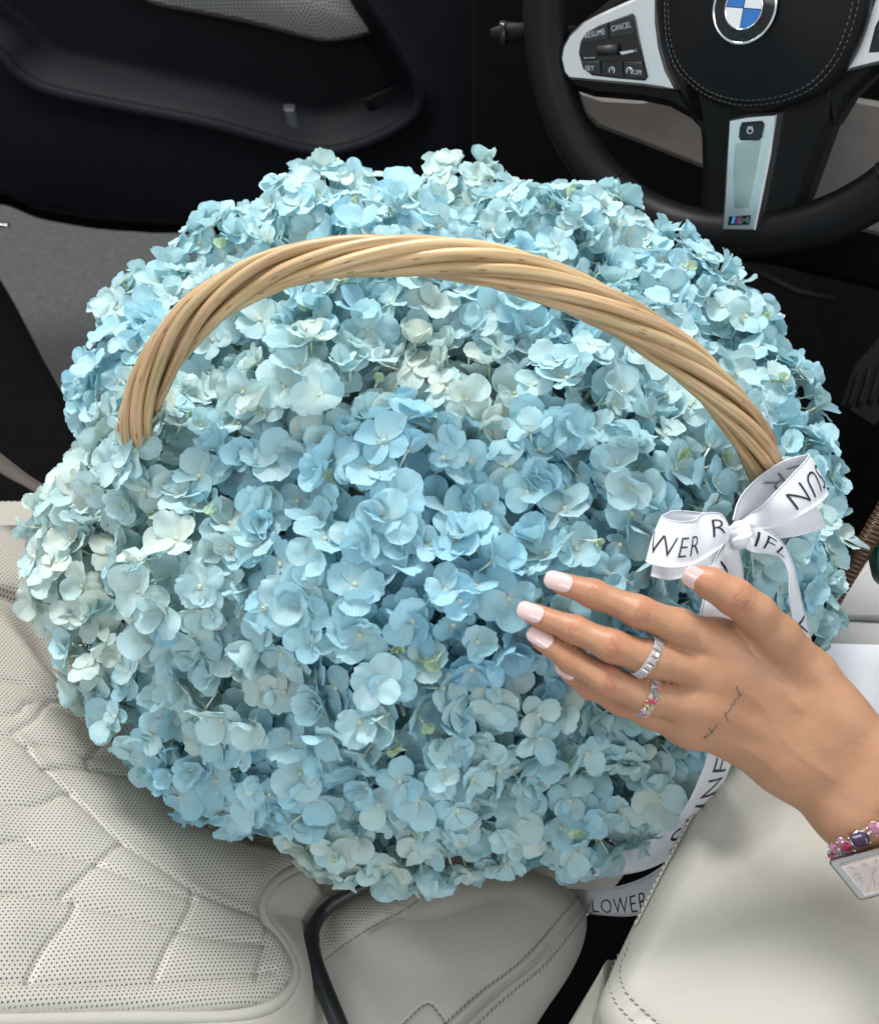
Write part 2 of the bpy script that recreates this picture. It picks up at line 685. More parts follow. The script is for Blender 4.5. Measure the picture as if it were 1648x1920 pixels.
def asphalt_material():
    m = mat('asphalt', (0.06, 0.06, 0.06), 0.9)
    t = NT(m)
    n = t.noise(60, 8, rough=0.75)
    b = t.noise(5, 5)
    c = t.ramp(n, [(0.3, (0.03, 0.03, 0.03)), (0.55, (0.085, 0.085, 0.084)), (0.75, (0.20, 0.20, 0.195))])
    t.l(t.mix(b, c, (0.075, 0.075, 0.072)), t.b.inputs['Base Color'])
    t.bump(n, 0.6, 0.004)
    return m


M['asphalt'] = asphalt_material()


def plane_axes(o, n, xh):
    n = nrm(n)
    e1 = nrm(np.asarray(xh, float) - n * np.dot(xh, n))
    return e1, np.cross(n, e1)


# ------------------------------------------------------------------ the setting
def structure(name, v, f, m):
    o = obj(name, v, f, m, None, False)
    o['kind'] = 'structure'
    return o


GZ = -0.60
gx = np.linspace(-30, 30, 61)
G = np.array([[x, y, GZ] for x in gx for y in np.linspace(0.9, 30, 41)])
structure('street_ground', G, [q[::-1] for q in grid_faces(61, 41)], M['asphalt'])
# car floor with the carpeted footwell, one tray with raised tunnel on the right
cf = []
xs = np.linspace(-0.75, 1.4, 60)
ys = np.linspace(-0.25, 1.75, 50)
for x in xs:
    for y in ys:
        z = -0.36 + 0.30 * sstep(0.50, 0.62, x - 0.1 * y) + 0.16 * sstep(1.2, 1.6, y) + 0.004 * math.sin(31 * x + 17 * y)
        z += 0.02 * math.exp(-((y - 1.05) / 0.03) ** 2)
        cf.append([x, y, z])
cf = np.array(cf)
keep = cf[:, 1] < 1.12 + 0.95 * (cf[:, 0] + 0.30)           # the open door side ends at the sill
fc = [q[::-1] for q in grid_faces(60, 50) if all(keep[i] for i in q)]
structure('car_floor', cf, fc, M['carpet'])


# ------------------------------------------------------------------ open car door
def build_door():
    o = np.array([0, 1.65, 0.0])
    n = nrm([0.10, -1.0, 0.10])
    e1, e2 = plane_axes(o, n, RT)
    D = thing('car_door', 'open black car door with storage pocket and silver grey speaker grille', 'car door', on_plane(400, 440, o, n))
    lip = [(-260, -60), (-60, 60), (0, 101), (33, 137), (93, 169), (218, 197), (382, 229), (491, 259), (573, 281), (628, 283), (699, 262), (765, 224), (786, 186), (775, 142), (732, 65), (688, 0), (660, -60), (640, -140)]
    pocket = lip + [(-260, -140)]
    lipc = crom(lip, 120)
    us = np.linspace(-1.25, 0.20, 240)
    vs = np.linspace(-0.42, 0.72, 190)
    P = np.array([o + u * e1 + v * e2 for u in us for v in vs])
    Q = proj(P)[:, :2]
    d = seg_dist(Q, lipc)
    ins = in_poly(Q, pocket)
    h = np.where(ins, -0.055 * sstep(10, 60, d) + 0.012 * np.exp(-(d / 14) ** 2), 0.012 * np.exp(-(d / 26) ** 2))
    h += np.where(~ins, -0.030 * sstep(80, 330, d) * (Q[:, 1] > 200), 0)
    # the map pocket's floor comes forward again below the speaker
    bottom = np.interp(Q[:, 0], [-200, 0, 55, 164, 273, 500, 880], [392, 404, 431, 450, 456, 460, 455])
    ok = (Q[:, 1] < bottom + 3) & (Q[:, 0] < 960) & (Q[:, 1] > -330)
    h -= 0.05 * sstep(-45, 3, Q[:, 1] - bottom)
    h -= 0.04 * sstep(840, 950, Q[:, 0])
    P = P + h[:, None] * n
    f = [q for q in grid_faces(len(us), len(vs)) if all(ok[i] for i in q)]
    f = [q[::-1] for q in f]
    a, b, c = P[f[0][0]], P[f[0][1]], P[f[0][2]]
    if np.dot(np.cross(b - a, c - a), n) < 0:
        f = [q[::-1] for q in f]
    used = np.unique(np.array(f))
    re = -np.ones(len(P), int)
    re[used] = np.arange(len(used))
    pan = obj('door_panel', P[used], re[np.array(f)], M['doorplastic'], D)
    sol = pan.modifiers.new('thickness', 'SOLIDIFY')
    sol.thickness = 0.05
    sol.offset = -1 if True else 1
    g2 = P.reshape(len(us), len(vs), 3)
    k2 = ok.reshape(len(us), len(vs))
    low = np.array([g2[i, np.argmax(k2[i])] for i in range(len(us)) if k2[i].any()])
    for _ in range(12):
        low[1:-1] = (low[:-2] + low[1:-1] * 2 + low[2:]) / 4
    obj('door_seal', *tube(low - n * 0.004, 0.013, 10), M['carpet'], D)
    # lip moulding of the pocket
    lw = np.array([on_plane(x, y, o + n * 0.012, n) for x, y in lipc])
    v, f = tube(lw, 0.011, 10, flat=0.8)
    obj('pocket_rim', v, f, M['doorplastic'], D)
    # speaker grille
    gp = [(200, -60), (273, 0), (380, 24), (464, 41), (568, 68), (612, 75), (660, 70), (698, 60), (702, 50), (688, 20), (670, -30), (640, -110), (560, -180), (380, -190), (240, -140)]
    gw = np.array([on_plane(x, y, o - n * 0.022, n) for x, y in gp])
    v, f = pillow(gw, n, 0.008, 0.02, rings=16, dome=0.012, n=140)
    g = obj('speaker_grille', v, f, M['grille'], D)
    ctr = on_plane(585, 5, o, n)
    set_uv(g.data, np.stack([(v - ctr) @ e1, (v - ctr) @ e2], -1))
    gr = crom(gw, 160, True)
    v, f = tube(np.vstack([gr, gr[:1]]), 0.0045, 8)
    obj('grille_frame', v, f, M['blackplastic'], D)
    # divider and end wall inside the pocket
    dv = np.array([on_plane(x, y, o - n * 0.02, n) for x, y in [(531, 205), (552, 205), (570, 272), (546, 268)]])
    v, f = slab(dv, n, 0.03, 0.003)
    obj('pocket_divider', v, f, mat('pocket_divider_plastic', (0.05, 0.055, 0.065), 0.6), D, False)
    ew = np.array([on_plane(x, y, o - n * 0.028, n) for x, y in [(683, 186), (728, 165), (772, 146), (780, 190), (762, 222), (733, 234), (712, 208)]])
    v, f = slab(ew, n, 0.02, 0.004)
    obj('pocket_end_wall', v, f, M['doorplastic'], D, False)
    # metal scuff strip end by the sill
    v, f = slab(np.array([on_plane(x, y, o + n * 0.02, n) for x, y in [(-40, 416), (14, 421), (18, 427), (-40, 424)]]), n, 0.01, 0.001)
    obj('lower_trim', v, f, M['silver'], D, False)


build_door()


# ------------------------------------------------------------------ dark trim round the seats
def build_trim():
    # black side trim between seat and open door, a rounded post foot
    zt = -0.12
    o = np.array([0, 0, zt])
    up = np.array([0, 0, 1.0])
    out = [(-180, 300), (-60, 425), (0, 508), (70, 640), (130, 745), (175, 830), (215, 905), (250, 1010), (120, 1100), (-200, 1150), (-420, 900), (-420, 500)]
    w = np.array([on_plane(x, y, o, up) for x, y in out])
    v, f = pillow(w, up, 0.05, 0.30, rings=14, n=180)
    t = obj('door_sill', v, f, M['carpet'])
    tag(t, 'matte black sill trim between the ivory seat and the open door', 'sill')
    # seat belt webbing lying along the trim
    L = crom(pts([(-120, 745, 0.80), (-40, 810, 0.80), (0, 848, 0.80), (30, 872, 0.80), (62, 896, 0.80), (120, 930, 0.80)]), 40)
    R = crom(pts([(-120, 785, 0.785), (-40, 850, 0.785), (0, 884, 0.785), (22, 897, 0.785), (50, 912, 0.785), (110, 950, 0.785)]), 40)
    sn = nrm(np.cross(R[0] - L[0], L[1] - L[0]))
    v = np.vstack([L, R, R - sn * 0.0015, L - sn * 0.0015])
    f = []
    for k in range(4):
        a, b = k * 40, ((k + 1) % 4) * 40
        f += [[a + i, a + i + 1, b + i + 1, b + i] for i in range(39)]
    s = obj('seat_belt', v, f, grain_material('belt_webbing', (0.075, 0.062, 0.052), 0.8, 900, 0.5))
    tag(s, 'taupe seat belt strap lying beside the black sill trim', 'seat belt')
    # lower dashboard
    D = thing('dashboard', 'dark lower dashboard with taupe knee panel behind the steering wheel', 'dashboard', pt(1400, 520, 1.25))
    n = nrm([-0.25, -1, 0.35])
    oo = pt(1300, 250, 0.98)
    kp = [(1085, 172), (1130, 182), (1200, 186), (1400, 150), (1700, 200), (1900, 260), (1900, 520), (1700, 455), (1560, 420), (1480, 392), (1400, 352), (1310, 312), (1200, 268), (1120, 238), (1098, 215)]
    v, f = slab(np.array([on_plane(x, y, oo, n) for x, y in kp]), n, 0.02, 0.004)
    obj('knee_panel', v, f, M['taupe'], D, False)
    oo2 = pt(1300, 250, 1.12)
    bp = [(882, -420), (2100, -420), (2100, 620), (1700, 560), (1450, 500), (1200, 470), (1000, 450), (882, 440)]
    v, f = slab(np.array([on_plane(x, y, oo2, n) for x, y in bp]), n, 0.05, 0.01)
    obj('dash_body', v, f, M['carpet'], D, False)
    # steering column shroud
    v, f = tube(pts([(1420, 60, 0.80), (1440, 30, 0.95), (1460, 10, 1.13)]), [0.055, 0.062, 0.07], 24)
    obj('column_shroud', v, f, M['blackplastic'], D)
    # lower metal edge below the wheel
    v, f = tube(pts([(1375, 492, 0.93), (1440, 520, 0.93), (1490, 545, 0.93), (1560, 560, 0.95)]), 0.0035, 8)
    obj('trim_edge', v, f, M['blackplastic'], D)
    # pedals deep in the footwell
    P = thing('pedal', 'black ribbed pedal plate deep in the dark footwell', 'pedal', pt(1625, 790, 1.10))
    n2 = nrm([-0.2, -0.75, 0.65])
    o2 = pt(1600, 720, 1.06)
    v, f = slab(np.array([on_plane(x, y, o2, n2) for x, y in [(1575, 760), (1600, 690), (1660, 620), (1720, 640), (1690, 740), (1640, 800)]]), n2, 0.012, 0.002)
    obj('pedal_plate', v, f, M['blackplastic'], P, False)
    for k in range(5):
        a = np.array([on_plane(1590 + k * 20, 765 - k * 3, o2 + n2 * 0.001, n2), on_plane(1612 + k * 20, 700 - k * 9, o2 + n2 * 0.001, n2)])
        v, f = tube(crom(a, 6), 0.003, 8)
        obj('rubber_rib', v, f, M['blackleather'], P)
    v, f = tube(pts([(1650, 720, 1.08), (1650, 690, 1.2), (1660, 640, 1.32)]), 0.008, 8)
    obj('pedal_arm', v, f, M['blackplastic'], P)
    # wiper/indicator stalk left of the wheel
    S = thing('column_stalk', 'black control stalk beside the steering wheel rim', 'stalk', pt(1010, 60, 0.86))
    v, f = tube(pts([(920, 62, 0.86), (950, 60, 0.86), (990, 62, 0.86), (1120, 70, 0.90)]), [0.004, 0.0085, 0.009, 0.009], 14, flat=0.7)
    obj('stalk_lever', v, f, M['blackplastic'], S)
    v, f = tube(pts([(938, 61, 0.858), (950, 60, 0.858)]), [0.010, 0.010], 14, flat=0.7)
    obj('stalk_ring', v, f, M['gloss'], S)


build_trim()


# ------------------------------------------------------------------ steering wheel
def build_wheel():
    K = 1.05
    c = CAM + (np.array([0.2258882, 0.74273586, 0.51187518]) - CAM) * K
    n = np.array([-0.58251394, -0.77453914, 0.2465089])
    r = np.array([0.80541661, -0.50918148, 0.30337816])
    u = np.cross(n, r)
    if u[2] < 0:
        u = -u
    W = thing('steering_wheel', 'black leather steering wheel with silver spoke trims and round emblem', 'steering wheel', c - u * 0.19)

    def wp(x, y, h=0.0):
        return on_plane(x, y, c + n * h, n)

    def poly(l, h):
        return np.array([wp(x, y, h) for x, y in l])

    def part(name, l, h, t, m, bev=0.0012, parent=W):
        v, f = slab(poly(l, h), n, t, bev)
        return obj(name, v, f, m, parent, False)

    R = 0.1775
    th = np.linspace(0, 2 * math.pi, 181)
    rad = R - 0.006 * np.exp(-((th - 1.5 * math.pi) / 0.45) ** 2)
    P = c + (rad * np.cos(th))[:, None] * r + (rad * np.sin(th))[:, None] * u
    k = 20
    a = np.arange(k) * 2 * math.pi / k
    V = []
    for i, t in enumerate(th[:-1]):
        e = math.cos(t) * r + math.sin(t) * u
        thick = 0.0190 * (1 + 0.10 * math.exp(-((abs((t - math.pi * 0.93) % (2 * math.pi))) / 0.25) ** 2))
        for q in a:
            V.append(P[i] + e * thick * math.cos(q) + n * 0.0185 * math.sin(q))
    F = [[i * k + j, i * k + (j + 1) % k, ((i + 1) % 180) * k + (j + 1) % k, ((i + 1) % 180) * k + j] for i in range(180) for j in range(k)]
    rim = obj('rim', V, F, M['blackleather'], W)
    # leather joins across the rim
    for ang in (math.radians(228), math.radians(312)):
        e = math.cos(ang) * r + math.sin(ang) * u
        cc = c + e * 0.1745
        q = np.linspace(0, 2 * math.pi, 25)
        v, f = tube(cc + np.cos(q)[:, None] * e * 0.0162 + np.sin(q)[:, None] * n * 0.0182, 0.0012, 6, False)
        obj('rim_seam', v, f, M['blackplastic'], rim)
    # spokes
    part('spoke', [(1040, 120), (1060, 60), (1150, -10), (1250, -60), (1300, 60), (1300, 170), (1325, 260), (1318, 250), (1290, 222), (1250, 200), (1200, 190), (1110, 182), (1068, 168)], 0.002, 0.03, M['blackleather'], 0.006)
    lo = [(1290, 120), (1500, 120), (1570, 150), (1560, 230), (1535, 300), (1510, 370), (1490, 420), (1470, 452), (1300, 456), (1308, 400), (1312, 330), (1310, 260)]
    part('spoke', lo, 0.004, 0.03, M['blackleather'], 0.007)
    part('spoke', [(1540, 170), (1580, 40), (1660, -40), (1900, -80), (1900, 120), (1720, 120), (1640, 140), (1590, 190), (1560, 240)], 0.002, 0.03, M['blackleather'], 0.006)
    # airbag cover
    hub = [(1237, -20), (1238, 60), (1250, 115), (1275, 155), (1320, 190), (1370, 207), (1420, 210), (1480, 200), (1535, 175), (1578, 130), (1606, 75), (1625, 10), (1632, -70), (1590, -170), (1490, -240), (1370, -240), (1280, -170), (1245, -90)]
    hw = poly(hub, 0.030)
    v, f = pillow(hw, n, 0.012, 0.034, rings=18, dome=0.010, n=160)
    hubo = obj('airbag_cover', v, f, M['blackleather'], W)
    H = crom(hw, 300, True)
    hc = H.mean(0)
    for s, sk in ((0.93, 0), (0.885, 0)):
        ring = hc + (H - hc) * s + n * (0.0005 + (0.0024 if s < .9 else 0.0012))
        v, f = stitches(np.vstack([ring, ring[:1]]), n, 0.0042, 0.0028, 0.00032, lift=0.0004)
        so = obj('stitching', v, f, mat('wheel_thread', (0.07, 0.07, 0.075), 0.7), hubo)
        so['kind'] = 'stuff'
    # emblem
    ec = wp(1397, 14, 0.043)
    E = obj('emblem', *tube(ec + np.array([[0, 0, 0]]) + n * np.array([[-0.006], [0.0005], [0.002], [0.0026]]), [0.0238, 0.0238, 0.0228, 0.0215], 64), M['gloss'], hubo, True)
    q = np.linspace(0, 2 * math.pi, 73)

    def ringo(name, rr, tr, h, m):
        v, f = tube(ec + n * h + rr * (np.cos(q)[:, None] * r + np.sin(q)[:, None] * u), tr, 10, False)
        return obj(name, v, f, m, E)

    ringo('emblem_ring', 0.0231, 0.0011, 0.0020, M['chrome'])
    ringo('emblem_ring', 0.0138, 0.0005, 0.0034, M['chrome'])
    blue = mat('enamel_blue', (0.012, 0.14, 0.46), 0.2, Coat_Weight=1.0)
    white = mat('enamel_white', (0.74, 0.75, 0.76), 0.25, Coat_Weight=1.0)
    for k4 in range(4):
        a0 = k4 * math.pi / 2 + 0.12 - 0.30
        aa = np.linspace(a0 + 0.02, a0 + math.pi / 2 - 0.02, 16)
        arc = ec + 0.0135 * (np.cos(aa)[:, None] * r + np.sin(aa)[:, None] * u)
        base = ec + 0.0004 * (math.cos(a0 + .78) * r + math.sin(a0 + .78) * u)
        pg = np.vstack([base[None], arc]) + n * 0.0036
        v, f = slab(pg, n, 0.001, 0.0002)
        obj('emblem_quarter', v, f, white if k4 % 2 == 0 else blue, E, False)
    # left silver trim and buttons
    tl = [(1050, 108), (1054, 86), (1066, 64), (1090, 42), (1125, 24), (1165, 6), (1215, -16), (1231, -16), (1232, 40), (1238, 88), (1250, 130), (1267, 168), (1235, 165), (1200, 160), (1130, 154), (1066, 148), (1056, 136)]
    T = part('spoke_trim', tl, 0.012, 0.012, M['silver'], 0.0022)
    pod = [(1084, 98), (1088, 76), (1098, 60), (1120, 48), (1160, 33), (1184, 24), (1190, 30), (1200, 80), (1214, 144), (1208, 151), (1160, 147), (1110, 141), (1092, 128)]
    B = part('button_pod', pod, 0.0135, 0.004, M['gloss'], 0.0008, T)
    btn = mat('button_rubber', (0.012, 0.0125, 0.014), 0.55)
    bl = [[(1090, 80), (1094, 66), (1106, 56), (1138, 43), (1140, 72)], [(1142, 41), (1182, 27), (1186, 32), (1191, 61), (1144, 71)],
          [(1090, 114), (1124, 114), (1126, 139), (1108, 137), (1094, 127)], [(1127, 114), (1165, 115), (1168, 144), (1129, 140)], [(1168, 115), (1203, 116), (1211, 146), (1171, 144)]]
    for l in bl:
        part('button', l, 0.0155, 0.003, btn, 0.0006, T)
    v, f = tube(np.array([wp(1122, 94, 0.0155), wp(1158, 92, 0.0155)]), 0.0042, 16)
    obj('thumb_roller', v, f, btn, T)
    part('roller_tab', [(1160, 96), (1188, 91), (1190, 97), (1166, 103)], 0.0165, 0.003, M['chrome'], 0.0006, T)
    part('roller_tab', [(1094, 107), (1116, 106), (1116, 108), (1094, 109)], 0.0155, 0.002, M['chrome'], 0.0003, T)

    def word(s, x0, y0, x1, y1, hpx, h, m=M['white_print'], parent=T):
        a, b = wp(x0, y0, h), wp(x1, y1, h)
        xd = nrm(b - a)
        yd = np.cross(n, xd)
        v, f = flat_text(s, a, xd, yd, hpx * 0.73 / FPX, np.linalg.norm(b - a))
        o = obj('lettering', v, f, m, parent, False)
        return o

    word('RESUME', 1097, 71, 1134, 63, 10, 0.0158)
    word('CANCEL', 1147, 58, 1183, 50, 10, 0.0158)
    word('SET', 1097, 131, 1113, 132, 9, 0.0158)
    word('LIM', 1187, 138, 1201, 140, 9, 0.0158)

    def dial(x, y, rp, parent=T):
        cc = wp(x, y, 0.0158)
        q2 = np.linspace(math.radians(-60), math.radians(215), 24)
        rr = rp * 0.73 / FPX
        v, f = tube(cc + rr * (np.cos(q2)[:, None] * r + np.sin(q2)[:, None] * u), 0.0004, 5)
        v2, f2 = tube(np.array([cc, cc + rr * 0.9 * (0.6 * r + 0.8 * u)]), 0.0004, 5)
        obj('icon', *join([(v, f), (v2, f2)]), M['white_print'], parent)

    dial(1147, 131, 6)
    dial(1180, 132, 6)
    # lower spoke trim
    tb = [(1366, 224), (1400, 216), (1456, 213), (1444, 290), (1428, 370), (1415, 432), (1354, 431), (1357, 380), (1361, 300)]
    T2 = part('spoke_trim', tb, 0.021, 0.020, M['silver'], 0.0016)
    part('trim_inlay', [(1378, 268), (1428, 262), (1418, 320), (1404, 388), (1376, 390), (1374, 330)], 0.0213, 0.0012, mat('satin_light_silver', (0.62, 0.61, 0.58), 0.26, 0.95), 0.0003, T2)
    part('heating_button', [(1386, 238), (1390, 229), (1428, 226), (1432, 232), (1427, 258), (1421, 263), (1388, 263), (1384, 257)], 0.0235, 0.004, M['gloss'], 0.001, T2)
    ic = wp(1406, 244, 0.0238)
    q3 = np.linspace(0, 2 * math.pi, 16)
    icon = [tube(ic + 0.0022 * (np.cos(q3)[:, None] * r + np.sin(q3)[:, None] * u), 0.0004, 5, False)]
    for k3 in (-1, 0, 1):
        icon.append(tube(ic + k3 * 0.0014 * r + np.array([0.0006, 0.0032])[:, None] * u, 0.0004, 5))
    obj('icon', *join(icon), M['white_print'], T2)
    part('badge_plate', [(1367, 405), (1407, 403), (1404, 421), (1364, 422)], 0.0222, 0.0015, M['gloss'], 0.0003, T2)
    for x0, col in ((1370, (0.10, 0.32, 0.62)), (1376, (0.03, 0.06, 0.22)), (1382, (0.55, 0.03, 0.04))):
        part('badge_stripe', [(x0, 419), (x0 + 5, 419), (x0 + 9, 406), (x0 + 4, 406)], 0.0226, 0.0006, mat('badge_stripe_enamel', col, 0.3), 0.0001, T2)
    word('M', 1387, 419, 1404, 418, 13, 0.0228, M['chrome'], T2)
    # right trim
    T3 = part('spoke_trim', [(1566, 138), (1592, 100), (1618, 55), (1636, 0), (1645, -40), (1800, -60), (1800, 100), (1720, 105), (1650, 118), (1600, 130)], 0.012, 0.012, M['silver'], 0.002)
    part('button_pod', [(1628, 98), (1640, 50), (1660, 10), (1780, -10), (1780, 80), (1690, 95)], 0.0135, 0.004, M['gloss'], 0.0008, T3)


build_wheel()


# ------------------------------------------------------------------ driver's seat
def build_seat():
    P1, P2, P3 = pt(40, 1100, 0.77), pt(620, 1640, 0.70), pt(0, 1900, 0.50)
    e1 = nrm(P2 - P1)
    n = nrm(np.cross(e1, P3 - P1))
    if np.dot(n, CAM - P1) < 0:
        n = -n
    e2 = nrm(P3 - P1 - e1 * np.dot(P3 - P1, e1))
    S = thing('car_seat', 'ivory leather driver seat with quilted perforated backrest and smooth side bolster', 'car seat', pt(700, 1300, 0.92))
    pipe = [(660, 1600), (600, 1621), (545, 1636), (508, 1662), (488, 1700), (494, 1732), (520, 1765), (540, 1800), (548, 1832), (535, 1864), (505, 1890), (455, 1906), (380, 1912), (200, 1914), (0, 1917), (-300, 1922)]
    perf_poly = [(-400, 985), (60, 990), (300, 1150), (760, 1560)] + pipe
    seams = [
        [(-300, 1385), (0, 1392), (60, 1437), (127, 1498), (221, 1592), (290, 1640), (353, 1683), (420, 1712), (489, 1734)],
        [(-300, 1700), (0, 1598), (60, 1612), (110, 1622), (170, 1640), (255, 1678), (353, 1705)],
        [(-300, 1760), (0, 1698), (51, 1702), (120, 1712), (255, 1745), (323, 1762), (400, 1778), (484, 1784)],
        [(-300, 1880), (0, 1860), (120, 1864), (255, 1862), (400, 1850), (500, 1835)],
        [(-300, 1500), (-60, 1512), (0, 1524), (40, 1530), (80, 1520), (98, 1508), (128, 1498)],
        [(106, 1698), (140, 1668), (170, 1640), (200, 1612), (221, 1596)],
        [(40, 1860), (70, 1800), (120, 1740), (128, 1712)],
        [(280, 1850), (300, 1800), (323, 1762), (345, 1720), (353, 1683)],
        [(470, 1850), (484, 1784), (489, 1734)],
        # upper quilted band
        [(-300, 1250), (0, 1284), (60, 1300), (110, 1322), (180, 1338), (246, 1360), (330, 1430)],
        [(-300, 1330), (0, 1352), (40, 1330), (84, 1328), (150, 1362), (200, 1392), (240, 1384), (300, 1378)],
        [(30, 1412), (90, 1408), (140, 1418), (165, 1425), (200, 1392)],
        [(75, 1455), (105, 1449), (165, 1447), (220, 1460), (330, 1475), (420, 1500)],
        [(165, 1447), (165, 1425), (240, 1432), (330, 1445)],
        [(20, 1384), (60, 1360), (84, 1328), (110, 1322)],
        [(-300, 1085), (0, 1112), (50, 1128), (110, 1150), (170, 1176), (260, 1260)],
        [(-300, 982), (0, 986), (60, 990), (120, 1010)],
    ]
    weights = [1.3] + [1.0] * 8 + [1.2, .8, .8, 1.3, .8, .8, 2.2, 1.2]
    us = np.arange(-0.56, 0.56, 0.0015)
    vs = np.arange(-0.26, 0.50, 0.0015)
    uu, vv = np.meshgrid(us, vs, indexing='ij')
    P = P1 + uu.ravel()[:, None] * e1 + vv.ravel()[:, None] * e2
    Q = proj(P)
    q2 = Q[:, :2]
    h = np.zeros(len(P))
    dmin = np.full(len(P), 1e9)
    for sm, wt in zip(seams, weights):
        d = seg_dist(q2, crom(sm, 40))
        h -= 0.0020 * wt * np.exp(-(d / 5.5) ** 2)
        dmin = np.minimum(dmin, d)
    pil = (0.0058 * (1 - np.exp(-(dmin / 36) ** 1.2))).reshape(len(us), len(vs))
    for _ in range(3):
        for axn in (0, 1):
            pil = sum(np.roll(pil, k, axn) for k in range(-4, 5)) / 9
    h += pil.ravel()
    band = [(-340, 1385), (0, 1392), (60, 1437), (127, 1498), (221, 1592), (290, 1640), (353, 1683), (420, 1712), (489, 1734), (520, 1765), (548, 1832), (505, 1890), (380, 1912), (0, 1917), (-340, 1922)]
    sgn = np.where(in_poly(q2, band), 1, -1)
    h += 0.0035 * sstep(-26, 26, sgn * seg_dist(q2, crom(seams[0], 40)))
    pl = crom(pipe, 120)
    ins = in_poly(q2, perf_poly)
    dp = seg_dist(q2, pl)
    h += np.where(ins, 0.004 * sstep(0, 30, dp), -0.010 * sstep(0, 60, dp) - 0.03 * sstep(40, 190, dp))
    h -= 0.004 * np.exp(-(dp / 9) ** 2)
    # the fold where the upper pad tucks under
    fold = seg_dist(q2, crom([(-300, 1092), (0, 1118), (60, 1136), (170, 1182)], 30))
    h -= 0.006 * np.exp(-(fold / 9) ** 2)
    h += 0.0015 * vnoise(P, 38, 3) + 0.0006 * vnoise(P, 120, 4)
    # the pad dips away under the overhanging flowers
    gap = seg_dist(q2, crom([(40, 1120), (120, 1215), (235, 1330), (330, 1440), (440, 1525), (560, 1560), (680, 1640)], 40))
    h -= 0.035 * (1 - sstep(0, 70, gap)) * sstep(1080, 1260, q2[:, 1])
    P = P + h[:, None] * n
    perf = np.where(ins, sstep(7, 13, dp), 0.0)
    perf *= sstep(4, 8, seg_dist(q2, crom(seams[-1], 30)))
    perf *= np.where(q2[:, 1] < 984, 0, 1)
    edge = np.interp(q2[:, 1], [800, 1640, 1700, 1750, 1830, 1930, 2100], [2000, 780, 612, 588, 604, 650, 720])
    ok = (q2[:, 0] < edge + 6) & (q2[:, 1] > 886) & (q2[:, 1] < 2120) & (q2[:, 0] > -330)
    f = np.array(grid_faces(len(us), len(vs)))
    f = f[ok[f].all(1)]
    a, b, c = P[f[0][0]], P[f[0][1]], P[f[0][2]]
    if np.dot(np.cross(b - a, c - a), n) < 0:
        f = f[:, ::-1]
    used = np.unique(f)
    re = -np.ones(len(P), int)
    re[used] = np.arange(len(used))
    b = obj('backrest', P[used], re[f], M['perf'], S)
    th = math.radians(38)
    uvr = np.stack([uu.ravel() * math.cos(th) + vv.ravel() * math.sin(th), -uu.ravel() * math.sin(th) + vv.ravel() * math.cos(th)], -1)
    set_uv(b.data, uvr[used])
    set_attr(b.data, 'perf', perf[used])
    so = b.modifiers.new('thickness', 'SOLIDIFY')
    so.thickness = 0.012
    so.offset = -1
    # piping round the quilted pad
    pw = np.array([on_plane(x, y, P1, n) for x, y in pl]) + n * 0.0015
    v, ff = tube(pw, 0.0042, 12)
    obj('piping', v, ff, M['leather'], b)
    # stitching outside the piping and along the seams
    off = []
    for i in range(len(pl)):
        t = pl[min(i + 1, len(pl) - 1)] - pl[max(i - 1, 0)]
        t = t / np.linalg.norm(t)
        off.append(pl[i] + np.array([-t[1], t[0]]) * -17)
    ow = np.array([on_plane(x, y, P1 + n * 0.0012, n) for x, y in off])
    o = obj('stitching', *stitches(ow, n, 0.0034, 0.0028, 0.0005, lift=-0.0002), M['thread'], b)
    o['kind'] = 'stuff'
    parts = []
    hs = lambda q: q
    tree_P, tree_Q = P, q2
    for k, sm in enumerate(seams):
        cp = crom(sm, 90)
        cp = cp[(cp[:, 0] > -60) & (cp[:, 0] < 620)]
        if len(cp) < 4:
            continue
        idx = []
        for x, y in cp:
            w3 = on_plane(x, y, P1, n) - P1
            i = int(round((w3 @ e1 - us[0]) / 0.0015))
            j = int(round((w3 @ e2 - vs[0]) / 0.0015))
            i = min(max(i, 0), len(us) - 1)
            j = min(max(j, 0), len(vs) - 1)
            idx.append(h[i * len(vs) + j])
        hh = np.convolve(np.pad(idx, 2, 'edge'), np.ones(5) / 5, 'valid')
        line = np.array([on_plane(x, y, P1, n) for x, y in cp]) + hh[:, None] * n
        parts.append(stitches(line, n, 0.0042, 0.0026, 0.00026, lift=0.0))
    o = obj('stitching', *join(parts), mat('ivory_thread', (0.30, 0.28, 0.26), 0.7), b)
    o['kind'] = 'stuff'
    # cushion under the basket
    ring = np.array([[0.24 * math.cos(t) + 0.0, 0.52 + 0.25 * math.sin(t), 0.0] for t in np.linspace(0, 2 * math.pi, 13)[:-1]])
    v, ff = pillow(ring, (0, 0, 1), 0.05, 0.16, rings=12, n=96)
    obj('seat_cushion', v, ff, M['leather'], S)

    # smooth side bolster with the double seam
    up = nrm([0.10, -0.20, 1.0])
    oo = np.array([0, 0.2, 0.075])
    out = [(598, 1760), (612, 1706), (660, 1672), (740, 1648), (830, 1622), (930, 1612), (1020, 1620), (1085, 1658), (1116, 1706), (1112, 1760), (1085, 1822), (1040, 1890), (980, 1980), (880, 2090), (760, 2130), (690, 2060), (640, 1930), (612, 1830)]
    wv = np.array([on_plane(x, y, oo, up) for x, y in out])
    v, ff = pillow(wv, up, 0.034, 0.14, rings=70, dome=0.008, n=420)
    Q = proj(v)[:, :2]
    hb = np.zeros(len(v))
    s1 = [(700, 1960), (606, 1803), (640, 1776), (700, 1740), (760, 1706), (815, 1668), (860, 1640)]
    s1 = [(606, 1803), (650, 1770), (700, 1738), (760, 1706), (815, 1668), (862, 1636)]
